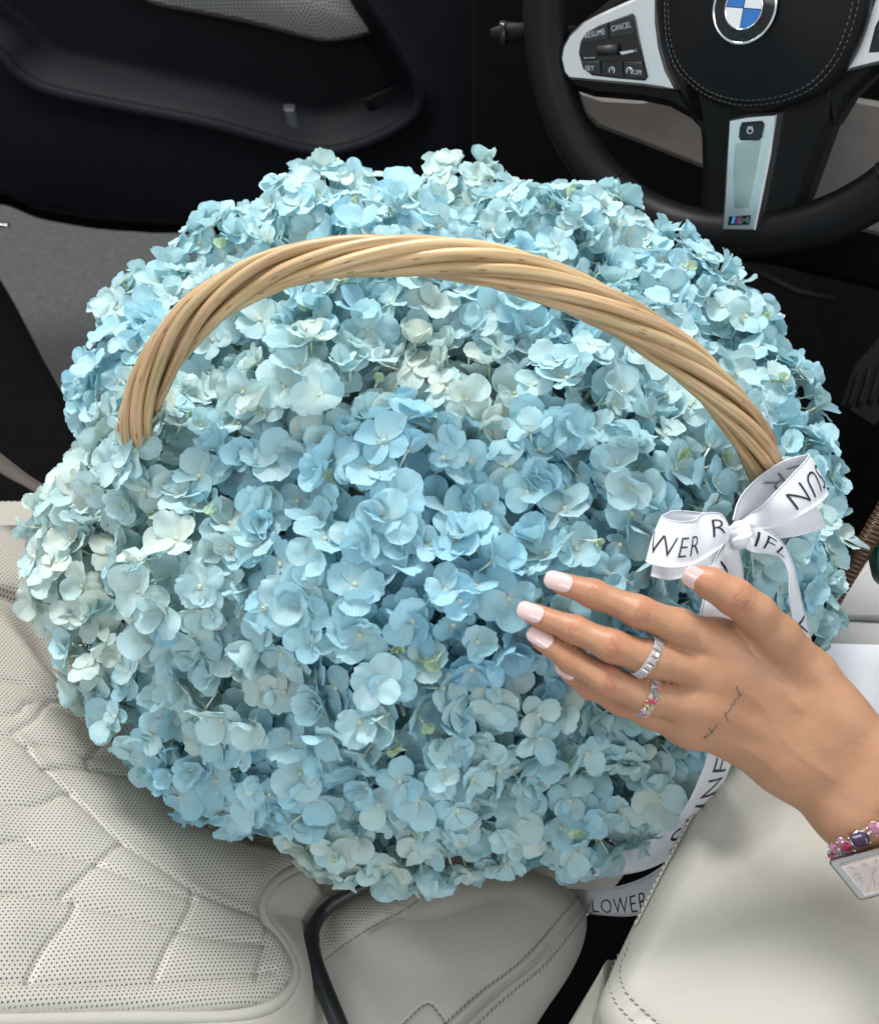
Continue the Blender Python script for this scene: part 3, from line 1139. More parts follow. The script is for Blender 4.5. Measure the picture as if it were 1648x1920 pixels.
    s2 = [(830, 1925), (900, 1862), (960, 1818), (1000, 1780), (1050, 1722), (1085, 1682), (1095, 1668)]
    s3 = [(890, 1925), (960, 1862), (1020, 1812), (1060, 1764), (1095, 1716), (1112, 1690)]
    tagp = [(752, 1925), (800, 1884), (826, 1906), (842, 1930)]
    for s, wd, dp_ in ((s1, 7, 0.0016), (s2, 5, 0.0012), (s3, 5, 0.0012), (tagp, 4, 0.0008)):
        d = seg_dist(Q, crom(s, 40))
        hb -= dp_ * np.exp(-(d / wd) ** 2)
    mid = crom([(0.5 * (a[0] + b[0]), 0.5 * (a[1] + b[1])) for a, b in zip(crom(s2, 10), crom(s3, 10))], 40)
    dm = seg_dist(Q, mid)
    hb += -0.0022 * np.exp(-(dm / 5) ** 2) + 0.0018 * np.exp(-((dm - 13) / 9) ** 2)
    hb += 0.0006 * vnoise(v, 60, 8)
    v = v + hb[:, None] * up
    B = obj('side_bolster', v, ff, M['perf'], S)
    strip = [(590, 1810)] + s1 + [(800, 1560), (560, 1640)]
    pm = in_poly(Q, strip) * sstep(10, 16, seg_dist(Q, crom(s1, 40)))
    set_attr(B.data, 'perf', pm)
    ax = nrm(on_plane(760, 1706, oo, up) - on_plane(650, 1770, oo, up))
    ay = np.cross(up, ax)
    set_uv(B.data, np.stack([v @ ax, v @ ay], -1) * 1.08)

    def snap(line, lift=0.0):
        """lay a pixel path onto the bolster surface"""
        cp = crom(line, 110)
        out_ = []
        Qv = proj(v)
        for x, y in cp:
            d2 = (Qv[:, 0] - x) ** 2 + (Qv[:, 1] - y) ** 2
            k = np.argsort(d2)[:6]
            k = k[Qv[k, 2] < Qv[k, 2].min() + 0.01]
            wgt = 1 / (d2[k] + 1)
            out_.append(pt(x, y, (Qv[k, 2] * wgt).sum() / wgt.sum() - lift))
        out_ = np.array(out_)
        for _ in range(3):
            out_[1:-1] = (out_[:-2] + out_[1:-1] * 2 + out_[2:]) / 4
        return out_

    for s, sk in ((s1, 0), (s2, 0.0006), (s3, 0.0008), (tagp, 0)):
        o = obj('stitching', *stitches(snap(s, 0.0004), up, 0.0036, 0.0027, 0.00042, lift=0.0001, skew=sk), M['thread'], B)
        o['kind'] = 'stuff'
    # small sewn tag at the edge of the frame with embossed letters
    xd = nrm(on_plane(800, 1884, oo, up) - on_plane(826, 1912, oo, up)) * -1
    # black edge trim between backrest and bolster
    tr = [(735, 1642), (690, 1660), (650, 1680), (612, 1704), (590, 1735), (583, 1765), (588, 1800), (602, 1840), (620, 1885), (640, 1935), (670, 2010)]
    tw = pts([(x, y, 0.672 - 0.00035 * max(0, y - 1700)) for x, y in tr])
    v2, f2 = tube(crom(tw, 80), np.interp(np.linspace(0, 1, 80), [0, .25, .5, 1], [.0035, .0045, .006, .006]), 12)
    obj('edge_trim', v2, f2, mat('black_rubber', (0.012, 0.013, 0.015), 0.4), S)
    # dark void lining under seat gap
    return P1, n


build_seat()


# ------------------------------------------------------------------ console armrest, passenger seat
def build_console():
    up = nrm([-0.06, -0.10, 1.0])
    oo = np.array([0.2, 0.2, 0.235])
    A = thing('console_armrest', 'smooth ivory leather centre armrest with double stitched front edge under the forearm', 'armrest', on_plane(1400, 1900, np.array([0, 0, -0.05]), np.array([0, 0, 1.0])))
    out = [(1375, 1395), (1332, 1462), (1282, 1552), (1228, 1652), (1180, 1748), (1145, 1826), (1128, 1880), (1140, 1930), (1180, 1990), (1270, 2060), (1450, 2120), (1700, 2130), (1900, 2060), (1960, 1850), (1900, 1600), (1780, 1430), (1640, 1340), (1500, 1325), (1425, 1345)]
    wv = np.array([on_plane(x, y, oo, up) for x, y in out])
    v, f = pillow(wv, up, 0.022, 0.10, rings=60, dome=0.010, n=420)
    Q = proj(v)[:, :2]
    s1 = [(1370, 1420), (1245, 1640), (1190, 1752), (1166, 1815), (1163, 1838), (1180, 1868), (1215, 1905), (1260, 1950)]
    s1 = [(1182, 1768), (1165, 1808), (1163, 1836), (1178, 1868), (1208, 1898), (1236, 1922), (1280, 1960)]
    s2 = [(1160, 1790), (1146, 1822), (1143, 1850), (1155, 1882), (1178, 1908), (1200, 1930), (1240, 1970)]
    hb = np.zeros(len(v))
    for s, wd, dp in ((s1, 5, 0.0013), (s2, 5, 0.0012)):
        hb -= dp * np.exp(-(seg_dist(Q, crom(s, 40)) / wd) ** 2)
    mid = [(0.5 * (a[0] + b[0]), 0.5 * (a[1] + b[1])) for a, b in zip(crom(s1, 12), crom(s2, 12))]
    dm = seg_dist(Q, crom(mid, 40))
    hb += -0.002 * np.exp(-(dm / 4) ** 2)
    hb += 0.0012 * vnoise(v, 30, 5)
    # soft creases near the upper end where the leather is pulled
    for k, (a, b, wd) in enumerate((((1380, 1500), (1470, 1480), 26), ((1360, 1580), (1430, 1545), 30))):
        hb -= 0.0022 * np.exp(-(seg_dist(Q, [a, b]) / wd) ** 2)
    v = v + hb[:, None] * up
    T = obj('armrest_pad', v, f, M['leather'], A)
    Qv = proj(v)

    def snap(line):
        out_ = []
        for x, y in crom(line, 80):
            d2 = (Qv[:, 0] - x) ** 2 + (Qv[:, 1] - y) ** 2
            k = np.argsort(d2)[:6]
            k = k[Qv[k, 2] < Qv[k, 2].min() + 0.008]
            out_.append(pt(x, y, np.mean(Qv[k, 2])))
        out_ = np.array(out_)
        for _ in range(3):
            out_[1:-1] = (out_[:-2] + out_[1:-1] * 2 + out_[2:]) / 4
        return out_

    for s in (s1, s2):
        o = obj('stitching', *stitches(snap(s), up, 0.0036, 0.0028, 0.00042, lift=0.0002, skew=0.0005), M['thread'], T)
        o['kind'] = 'stuff'
    # rope-like edge stitching down the side toward the flowers
    ed = np.array([on_plane(x + 3, y, oo - up * 0.012, up) for x, y in crom([(1340, 1452), (1290, 1540), (1235, 1642), (1188, 1736)], 80)])
    o = obj('stitching', *stitches(ed, nrm([-.9, 0, .4]), 0.0040, 0.0034, 0.0009), M['leather'], T)
    o['kind'] = 'stuff'
    # lower side panel of the console
    sp = [(1135, 1800), (1060, 1925), (1020, 2000), (1160, 2040), (1145, 1930), (1128, 1880)]
    o2 = np.array([0.1, 0.15, 0.15])
    n2 = nrm([-0.5, -0.2, 0.8])
    v, f = slab(np.array([on_plane(x, y, o2, n2) for x, y in sp]), n2, 0.03, 0.003)
    obj('side_panel', v, f, M['leather'], A, False)
    # passenger side cushion behind the card
    upc = nrm([-0.15, -0.35, 1])
    C = thing('passenger_seat', 'plain grey leather seat edge beyond the white card', 'car seat', on_plane(1700, 1300, np.array([0, 0, 0.0]), np.array([0, 0, 1.0])))
    for l, z in (([(1560, 1122), (1600, 1078), (1640, 1040), (1760, 980), (1900, 1000), (1900, 1180), (1740, 1170), (1640, 1160), (1585, 1158), (1562, 1150)], 0.17),
                 ([(1556, 1172), (1575, 1160), (1640, 1162), (1800, 1165), (1950, 1190), (1950, 1420), (1700, 1440), (1560, 1330), (1545, 1230)], 0.165)):
        wv = np.array([on_plane(x, y, np.array([0.35, 0.5, z]), upc) for x, y in l])
        v, f = pillow(wv, upc, 0.008, 0.07, rings=16, dome=0.004, n=160)
        obj('cushion', v, f, M['greyleather'], C)


build_console()

# ------------------------------------------------------------------ the flower mass: reference ellipsoid
EC = np.array([0.0, 0.515, 0.237])
ER = np.array([0.310, 0.300, 0.230])


def surf(x, y, shrink=0.0):
    """distance along the view axis at which the ray of a pixel meets the flower mass"""
    r = raydir(x, y)
    e = ER - shrink
    a = (r / e) @ (r / e)
    b = 2 * ((CAM - EC) / e) @ (r / e)
    c = ((CAM - EC) / e) @ ((CAM - EC) / e) - 1
    D = b * b - 4 * a * c
    return (-b - math.sqrt(max(D, 0))) / (2 * a)


def build_basket():
    B = thing('wicker_basket', 'round wicker basket with thick twisted willow handle, filled with blue hydrangeas', 'basket', (EC[0], EC[1], 0.0))
    # woven bowl: rows of rods waving in and out round upright stakes
    prof = [(0.0, 0.150), (0.05, 0.168), (0.10, 0.184), (0.15, 0.197), (0.19, 0.205)]
    zz = np.arange(0.006, 0.19, 0.0085)
    nst = 36
    for k, z in enumerate(zz):
        rr = np.interp(z, [p[0] for p in prof], [p[1] for p in prof])
        th = np.linspace(0, 2 * math.pi, nst * 4 + 1)
        wv = rr + 0.004 * np.cos(th * nst / 2 + (k % 2) * math.pi)
        P = np.stack([EC[0] + wv * np.cos(th), EC[1] + wv * np.sin(th), np.full_like(th, z)], -1)
        v, f = tube(P, 0.0044, 6, False)
        o = obj('weaver_rod', v, f, M['willow'], B)
        o.color = (0.95, 0.9, 0.8, 1)
    for k in range(nst):
        a = 2 * math.pi * k / nst
        P = np.array([[EC[0] + r * math.cos(a), EC[1] + r * math.sin(a), z] for z, r in prof])
        v, f = tube(P, 0.0035, 6)
        o = obj('stake', v, f, M['willow'], B)
        o.color = (0.9, 0.85, 0.75, 1)
    q = np.linspace(0, 2 * math.pi, 65)
    v, f = tube(np.stack([EC[0] + 0.205 * np.cos(q), EC[1] + 0.205 * np.sin(q), np.full_like(q, 0.195)], -1), 0.009, 10, False)
    o = obj('rim', v, f, M['willow'], B)
    o.color = (0.95, 0.9, 0.8, 1)
    v, f = tube(np.array([[EC[0], EC[1], 0.001], [EC[0], EC[1], 0.010]]), 0.150, 48)
    o = obj('base', v, f, M['willow'], B)
    # handle
    path = [(275, 1000), (252, 900), (254, 812), (278, 724), (340, 622), (422, 550), (525, 503), (640, 482), (765, 478), (880, 490), (1000, 520), (1120, 571), (1230, 636), (1318, 708), (1384, 782), (1427, 858), (1446, 940), (1450, 1040)]
    dl = surf(246, 800) - 0.005
    dr = surf(1452, 900) - 0.012
    # the arch lies in one plane through both feet, leaning a little toward the viewer
    Lf, Rf = pt(246, 800, dl), pt(1445, 890, dr)
    apex = pt(770, 470, surf(770, 470) - 0.085)
    hn = nrm(np.cross(Rf - Lf, apex - Lf))
    A = np.array([on_plane(x, y, Lf, hn) for x, y in path])
    for i, dd in ((0, .085), (1, .035), (-1, .085), (-2, .035)):
        A[i] = CAM + (A[i] - CAM) * (1 + dd / 0.55)
    A = crom(A, 260)
    L = np.r_[0, np.cumsum(np.linalg.norm(np.diff(A, axis=0), axis=1))]
    T = nrm(np.gradient(A, axis=0))
    N = np.broadcast_to(hn if hn @ (CAM - apex) > 0 else -hn, A.shape)
    Bn = np.cross(T, N)
    v, f = tube(A, 0.0054, 12)
    H = obj('handle', v, f, M['willow'], B)
    H.color = (0.5, 0.42, 0.32, 1)  # core coloured darker to deepen the shade in the grooves between rods
    nr = 7
    turns = 2.8
    for k in range(nr):
        ph = 2 * math.pi * k / nr + 0.5
        jit = npr.normal(size=4)
        ang = ph - turns * 2 * math.pi * L / L[-1] + 0.10 * np.sin(L * 9 + jit[0] * 3) + 0.05 * jit[1]
        Rb = 0.0079 + 0.0005 * np.sin(L * 16 + jit[2] * 4)
        C = A + (Rb * np.cos(ang))[:, None] * N + (Rb * np.sin(ang))[:, None] * Bn
        rr = 0.0033 * (1 + 0.06 * jit[3] + 0.07 * np.sin(L * 11 + jit[0] * 5) + 0.05 * np.sin(L * 60 + jit[1] * 9) ** 8)
        v, f = tube(C, np.clip(rr, 0.0029, 0.0039), 12)
        o = obj('rod', v, f, M['willow'], H)
        m = len(A)
        uv = np.stack([np.repeat(L / L[-1], 12), np.tile(np.arange(12) / 12, m)], -1)
        set_uv(o.data, uv)
        g = rnd.uniform(0.84, 1.10)
        pk = rnd.uniform(-0.07, 0.13)
        o.color = (min(1.15, g * 1.02), g * (0.97 - pk), g * (0.88 - pk * 0.6), 1)
    return H


build_basket()


# ------------------------------------------------------------------ hydrangeas
def sepal_mesh(i):
    r = np.random.default_rng(100 + i)
    nu, nv = 9, 8
    L = 1.0
    wd = r.uniform(0.92, 1.16)
    cup = r.uniform(-0.10, 0.50)
    curl = r.uniform(-0.40, 0.60)
    fold = r.uniform(-0.05, 0.22)
    tooth = r.uniform(0.03, 0.06) if i % 3 == 0 else 0.012
    ph = r.uniform(0, 6.28)
    V, UV = [], []
    for a in range(nv):
        v = a / (nv - 1)
        for b in range(nu):
            u = b / (nu - 1)
            s = 2 * u - 1
            # rounded, broad sepal; the far edge is an arc, the foot narrow
            half = wd * 0.5 * (math.sin(math.pi * min(1, (v * 0.60 + 0.055)) ** 0.80)) ** 0.8
            tip = 1.0 - 0.27 * abs(s) ** 2.3 + tooth * math.sin(14 * s + ph) * v
            x = s * half * (1 + (0.03 if tooth > 0.02 else 0) * math.sin(11 * v + ph + s))
            y = L * v * (0.30 + 0.70 * tip) if v > 0.5 else L * v * (1 - (1 - tip) * 0.7 * v * 2 * 0.5 * 2 * 0.5)
            z = cup * (s * half * 2) ** 2 * 0.5 - curl * 0.33 * v ** 2 + fold * 0.10 * math.cos(math.pi * s) * v
            z += 0.034 * math.sin(5.5 * s + ph) * v + 0.024 * math.sin(7 * v + 2 * ph + 3 * s) + 0.016 * math.sin(12 * s + 9 * v + ph)
            V.append((x, y, z))
            UV.append((u, v))
    me = new_mesh('sepal', V, [q[::-1] for q in grid_faces(nv, nu)])
    set_uv(me, UV)
    me.materials.append(M['sepal'])
    return me


SEP = [sepal_mesh(i) for i in range(14)]


def eye_mesh():
    v1, f1 = tube(np.array([[0, 0, z] for z in (-0.014, -0.007, 0.0)]), [0.0006, 0.0006, 0.0009], 5)
    V = [(0, 0, 0.0026)]
    parts = [(v1, f1)]
    for k in range(4):
        a = k * math.pi / 2
        c = np.array([0.0007 * math.cos(a), 0.0007 * math.sin(a), 0])
        parts.append(tube(np.array([c + [0, 0, z] for z in (0.0, 0.0008, 0.0018, 0.0024)]), [0.0006, 0.0008, 0.0008, 0.0003], 6))
    me = new_mesh('floret', *join(parts))
    me.materials.append(M['eye'])
    return me


EYE = eye_mesh()

PAL = np.array([(0.82, 0.90, 0.79), (0.68, 0.89, 0.885), (0.555, 0.855, 0.92), (0.46, 0.795, 0.93), (0.375, 0.72, 0.915)])


def tint(t):
    t = min(max(t, 0), 1) * (len(PAL) - 1)
    i = min(int(t), len(PAL) - 2)
    return PAL[i] + (PAL[i + 1] - PAL[i]) * (t - i)


def sepal_xf(rot, pitch, size, zoff, roll):
    return Matrix.Rotation(rot, 4, 'Z') @ Matrix.Translation((0, 0.0006, zoff)) @ Matrix.Rotation(pitch, 4, 'X') @ Matrix.Rotation(roll, 4, 'Y') @ Matrix.Scale(size, 4)


def inner_mesh(i):
    """deeper florets of a head, closely packed, with the flower stems"""
    r = random.Random(500 + i)
    parts, uvs, slots = [], [], []
    base = [np.array([v.co[:] for v in m.vertices]) for m in SEP]
    faces = [[list(p.vertices) for p in m.polygons] for m in SEP]
    uvb = np.array([(u / 8, v / 7) for v in range(8) for u in range(9)])
    n = 46
    for k in range(n):
        z = 1 - 2 * (k + 0.5) / n
        a = k * 2.39996 + i
        d = Vector((math.sqrt(1 - z * z) * math.cos(a), math.sqrt(1 - z * z) * math.sin(a), z))
        q = Vector((0, 0, 1)).rotation_difference((d + Vector((r.gauss(0, .25), r.gauss(0, .25), r.gauss(0, .25)))).normalized()).to_matrix().to_4x4()
        R0 = r.uniform(0.60, 0.76)
        for s in range(4):
            X = Matrix.Translation(d * R0) @ q @ sepal_xf(s * math.pi / 2 + r.uniform(-.3, .3), r.uniform(0, .6), r.uniform(0.25, 0.32), 0.0, r.uniform(-.2, .2))
            j = r.randrange(len(SEP))
            M4 = np.array(X)
            parts.append((base[j] @ M4[:3, :3].T + M4[:3, 3], faces[j]))
            uvs.append(uvb)
    v, f = join(parts)
    nf = len(f)
    st = []
    for k in range(9):
        z = r.uniform(-0.2, 1)
        a = r.uniform(0, 6.28)
        d = np.array([math.sqrt(1 - z * z) * math.cos(a), math.sqrt(1 - z * z) * math.sin(a), z])
        st.append(tube(np.array([[0, 0, 0], d * 0.4, d * 0.72]), [0.05, 0.035, 0.02], 5))
    v2, f2 = join(st)
    V, F = join([(v, f), (v2, f2)])
    me = new_mesh('inner_florets', V, F)
    set_uv(me, np.vstack(uvs + [np.zeros((len(v2), 2))]))
    me.materials.append(M['sepal'])
    me.materials.append(M['stem'])
    mi = np.zeros(len(F), np.int32)
    mi[nf:] = 1
    me.polygons.foreach_set('material_index', mi)
    return me


INNER = [inner_mesh(i) for i in range(3)]

# every head: pixel of its centre, radius in metres, tint 0 cream .. 1 blue, which label
HEADS = []


def H(x, y, r=0.050, t=0.4, k='mid', dz=0.0):
    HEADS.append((x, y, r, t, k, dz))


for x, y, t in ((618, 452, .35), (742, 520, .45), (866, 442, .25), (1000, 500, .35), (1090, 490, .3), (1225, 570, .42)):
    H(x, y, 0.054, t, 'back')
for x, y, t in ((455, 530, .35), (325, 632, .3), (290, 738, .5)):
    H(x, y, 0.051, t, 'backleft')
for x, y, t in ((1318, 660, .35), (1390, 780, .42), (1425, 905, .4), (1420, 1030, .2), (1412, 1140, .35)):
    H(x, y, 0.051, t, 'right')
for x, y, t in ((207, 985, .15), (205, 1080, .12)):
    H(x, y, 0.050, t, 'left')
for x, y, t in ((270, 1205, .12), (345, 1305, .35), (445, 1400, .55)):
    H(x, y, 0.050, t, 'leftfront')
for x, y, t in ((672, 1478, .15), (795, 1492, .2)):
    H(x, y, 0.053, t, 'front')
for x, y, t in ((935, 1475, .3), (1065, 1465, .4), (1185, 1430, .28)):
    H(x, y, 0.050, t, 'frontright')
for x, y, t in ((480, 660, .3), (705, 622, .4), (930, 630, .48), (1145, 690, .35), (600, 790, .2), (835, 785, .1), (1060, 800, .38), (1270, 815, .28)):
    H(x, y, 0.052, t, 'under', npr.uniform(-0.006, 0.018))
for x, y, t in ((520, 945, .5), (735, 950, .6), (960, 955, .5), (1180, 945, .38), (405, 1075, .22), (620, 1110, .42), (850, 1110, .62), (1060, 1060, .5), (1320, 985, .3)):
    H(x, y, 0.053, t, 'mid', npr.uniform(-0.018, 0.012))
H(330, 872, 0.050, 0.22, 'mid', -0.020)
for x, y, t in ((500, 1235, .25), (735, 1255, .4)):
    H(x, y, 0.054, t, 'lower', npr.uniform(-0.016, 0.010))
for x, y, t in ((575, 1370, .5), (800, 1375, .35), (925, 1270, .3)):
    H(x, y, 0.052, t, 'lowest', npr.uniform(-0.010, 0.010))
for x, y, t in ((1010, 1180, .6), (1030, 1310, .3), (1150, 1290, .3), (1270, 1300, .4), (1150, 1170, .6), (1330, 1180, .45), (1390, 1060, .5)):
    H(x, y, 0.046, t, 'hand', 0.016)

def head_label(x, y, t, k):
    hue = ['creamy white', 'pale mint blue', 'pale aqua', 'sky blue', 'clear blue', 'deeper blue'][0 if t < .17 else 1 if t < .27 else 2 if t < .37 else 3 if t < .47 else 4 if t < .58 else 5]
    # the landmark it stands beside
    marks = [((250, 800), 'beside the handle foot near the door sill'), ((1440, 870), 'beside the handle foot tied with the bow'), ((1250, 1010), 'touching the left loop of the ribbon bow'),
             ((1000, 1150), 'at the fingertips'), ((1200, 1250), 'under the ringed fingers'), ((770, 470), 'below the crown of the handle'), ((300, 1250), 'above the quilted backrest'),
             ((700, 1560), 'above the black seat trim'), ((1200, 1480), 'above the loose ribbon end'), ((1480, 1050), 'beside the drooping ribbon tail'), ((1100, 470), 'in front of the steering wheel'), ((450, 430), 'in front of the open door'),
             ((740, 960), 'at the very heart of the basket'), ((560, 1180), 'between basket heart and backrest'), ((900, 1350), 'between fingertips and seat bolster'), ((1100, 740), 'under the arch toward the bow'), ((560, 690), 'under the arch toward the door sill'), ((1500, 650), 'on the footwell side outside the handle'), ((110, 950), 'overhanging the seat beside the belt')]
    m = min(marks, key=lambda q: (q[0][0] - x) ** 2 + (q[0][1] - y) ** 2)[1]
    return hue + ' hydrangea head ' + m


def build_heads():
    root_mats = []
    centres = []
    for (x, y, r, t, k, dz) in HEADS:
        sh = r + 0.012
        d = surf(x, y, sh)
        centres.append(pt(x, y, d + dz))
    centres = np.array(centres)
    rad = np.array([h[2] for h in HEADS])
    nfl = 0
    for i, (x, y, r, t, k, dz) in enumerate(HEADS):
        c = centres[i]
        out = nrm((c - EC) / ER ** 2)
        tocam = nrm(CAM - c)
        root = thing('hydrangea_head', head_label(x, y, t, k), 'flower', c, 'hydrangea heads arranged in the basket')
        inn = bpy.data.objects.new('inner_florets', INNER[i % 3])
        COL.objects.link(inn)
        inn.parent = root
        inn.matrix_local = Matrix.Rotation(rnd.uniform(0, 6.28), 4, Vector(out)) @ Matrix.Scale(r, 4)
        inn.color = (*tint(t + 0.08), 1)
        inn['kind'] = 'stuff'
        n = int(4 * math.pi * r * r / (0.0166 ** 2))
        off = rnd.uniform(0, 6.28)
        Rm = Matrix.Rotation(rnd.uniform(0, 6.28), 3, Vector((rnd.gauss(0, 1), rnd.gauss(0, 1), rnd.gauss(0, 1))).normalized())
        for q in range(n):
            z = 1 - 2 * (q + 0.5) / n
            a = q * 2.39996 + off
            dv = Rm @ Vector((math.sqrt(1 - z * z) * math.cos(a), math.sqrt(1 - z * z) * math.sin(a), z))
            dv = (dv + 0.16 * Vector((rnd.gauss(0, 1), rnd.gauss(0, 1), rnd.gauss(0, 1)))).normalized()
            dn = np.array(dv)
            rr = r * (1 + rnd.uniform(-0.11, 0.09))
            P = c + dn * rr
            if dn @ out < -0.30 and dn @ tocam < 0.25:
                continue
            if dn @ tocam < -0.42:
                continue
            dist = np.linalg.norm(centres - P, axis=1)
            dist[i] = 9
            if np.any(dist < rad * 0.94):
                continue
            if P[2] < 0.025:
                continue
            nn = (dv + 0.27 * Vector((rnd.gauss(0, 1), rnd.gauss(0, 1), rnd.gauss(0, 1)))).normalized()
            # florets turn a little toward the light
            nn = (nn + Vector((0, 0.04, 0.14))).normalized()
            fl = bpy.data.objects.new('floret', EYE)
            COL.objects.link(fl)
            fl.parent = root
            loc = Vector(dn * rr)
            fl.matrix_local = Matrix.Translation(loc) @ Vector((0, 0, 1)).rotation_difference(nn).to_matrix().to_4x4() @ Matrix.Rotation(rnd.uniform(0, 6.28), 4, 'Z')
            nfl += 1
            ft = t * 1.05 + rnd.gauss(0, 0.085)
            size = rnd.uniform(0.0122, 0.0178) * (0.68 if rnd.random() < 0.15 else 1.0)
            cup = rnd.uniform(-0.05, 0.40) if rnd.random() < 0.75 else rnd.uniform(0.45, 1.1)
            bud = rnd.random() < 0.05
            if bud:
                size, cup, ft = size * 0.42, rnd.uniform(1.0, 1.35), -0.2
            ns = 4 if rnd.random() < 0.93 else 5
            for s in range(ns):
                se = bpy.data.objects.new('sepal', SEP[rnd.randrange(len(SEP))])
                COL.objects.link(se)
                se.parent = fl
                se.matrix_local = sepal_xf(s * 2 * math.pi / ns + rnd.gauss(0, 0.10), cup + rnd.gauss(0, 0.22), size * rnd.uniform(0.88, 1.12), 0.0005 + 0.0007 * (s % 2), rnd.gauss(0, 0.22))
                cc = tint(ft + rnd.gauss(0, 0.07)) * rnd.uniform(0.93, 1.05)
                if bud:
                    cc = cc * np.array([0.85, 0.95, 0.70])
                se.color = (*np.clip(cc, 0, 1), 1)
    print('heads', len(HEADS), 'florets', nfl)


build_heads()


# ------------------------------------------------------------------ ribbon
def ribbon_material(name, ribbed):
    m = mat(name, (0.80, 0.815, 0.86), 0.34 if not ribbed else 0.6)
    t = NT(m)
    tc = t.n('ShaderNodeTexCoord')
    sp = t.n('ShaderNodeSeparateXYZ')
    t.l(tc.outputs['UV'], sp.inputs[0])
    if ribbed:
        h = t.math('SINE', t.math('MULTIPLY', sp.outputs[0], 6.2832 / 0.0011))
        t.bump(h, 0.5, 0.0004)
    else:
        h = t.noise(900, 2, 'UV', mapping=(0.25, 3, 1))
        t.bump(h, 0.12, 0.0003)
        t.b.inputs['Sheen Weight'].default_value = 0.2
    tr = t.n('ShaderNodeBsdfTranslucent')
    tr.inputs[0].default_value = (0.80, 0.82, 0.88, 1)
    mx = t.n('ShaderNodeMixShader')
    mx.inputs[0].default_value = 0.18
    t.l(t.b.outputs[0], mx.inputs[1])
    t.l(tr.outputs[0], mx.inputs[2])
    t.l(mx.outputs[0], t.out.inputs[0])
    return m


M['satin'] = ribbon_material('white_satin_ribbon', False)
M['grosgrain'] = ribbon_material('white_ribbed_ribbon', True)
M['faint_ink'] = mat('print_seen_through_ribbon', (0.22, 0.23, 0.26), 0.6)


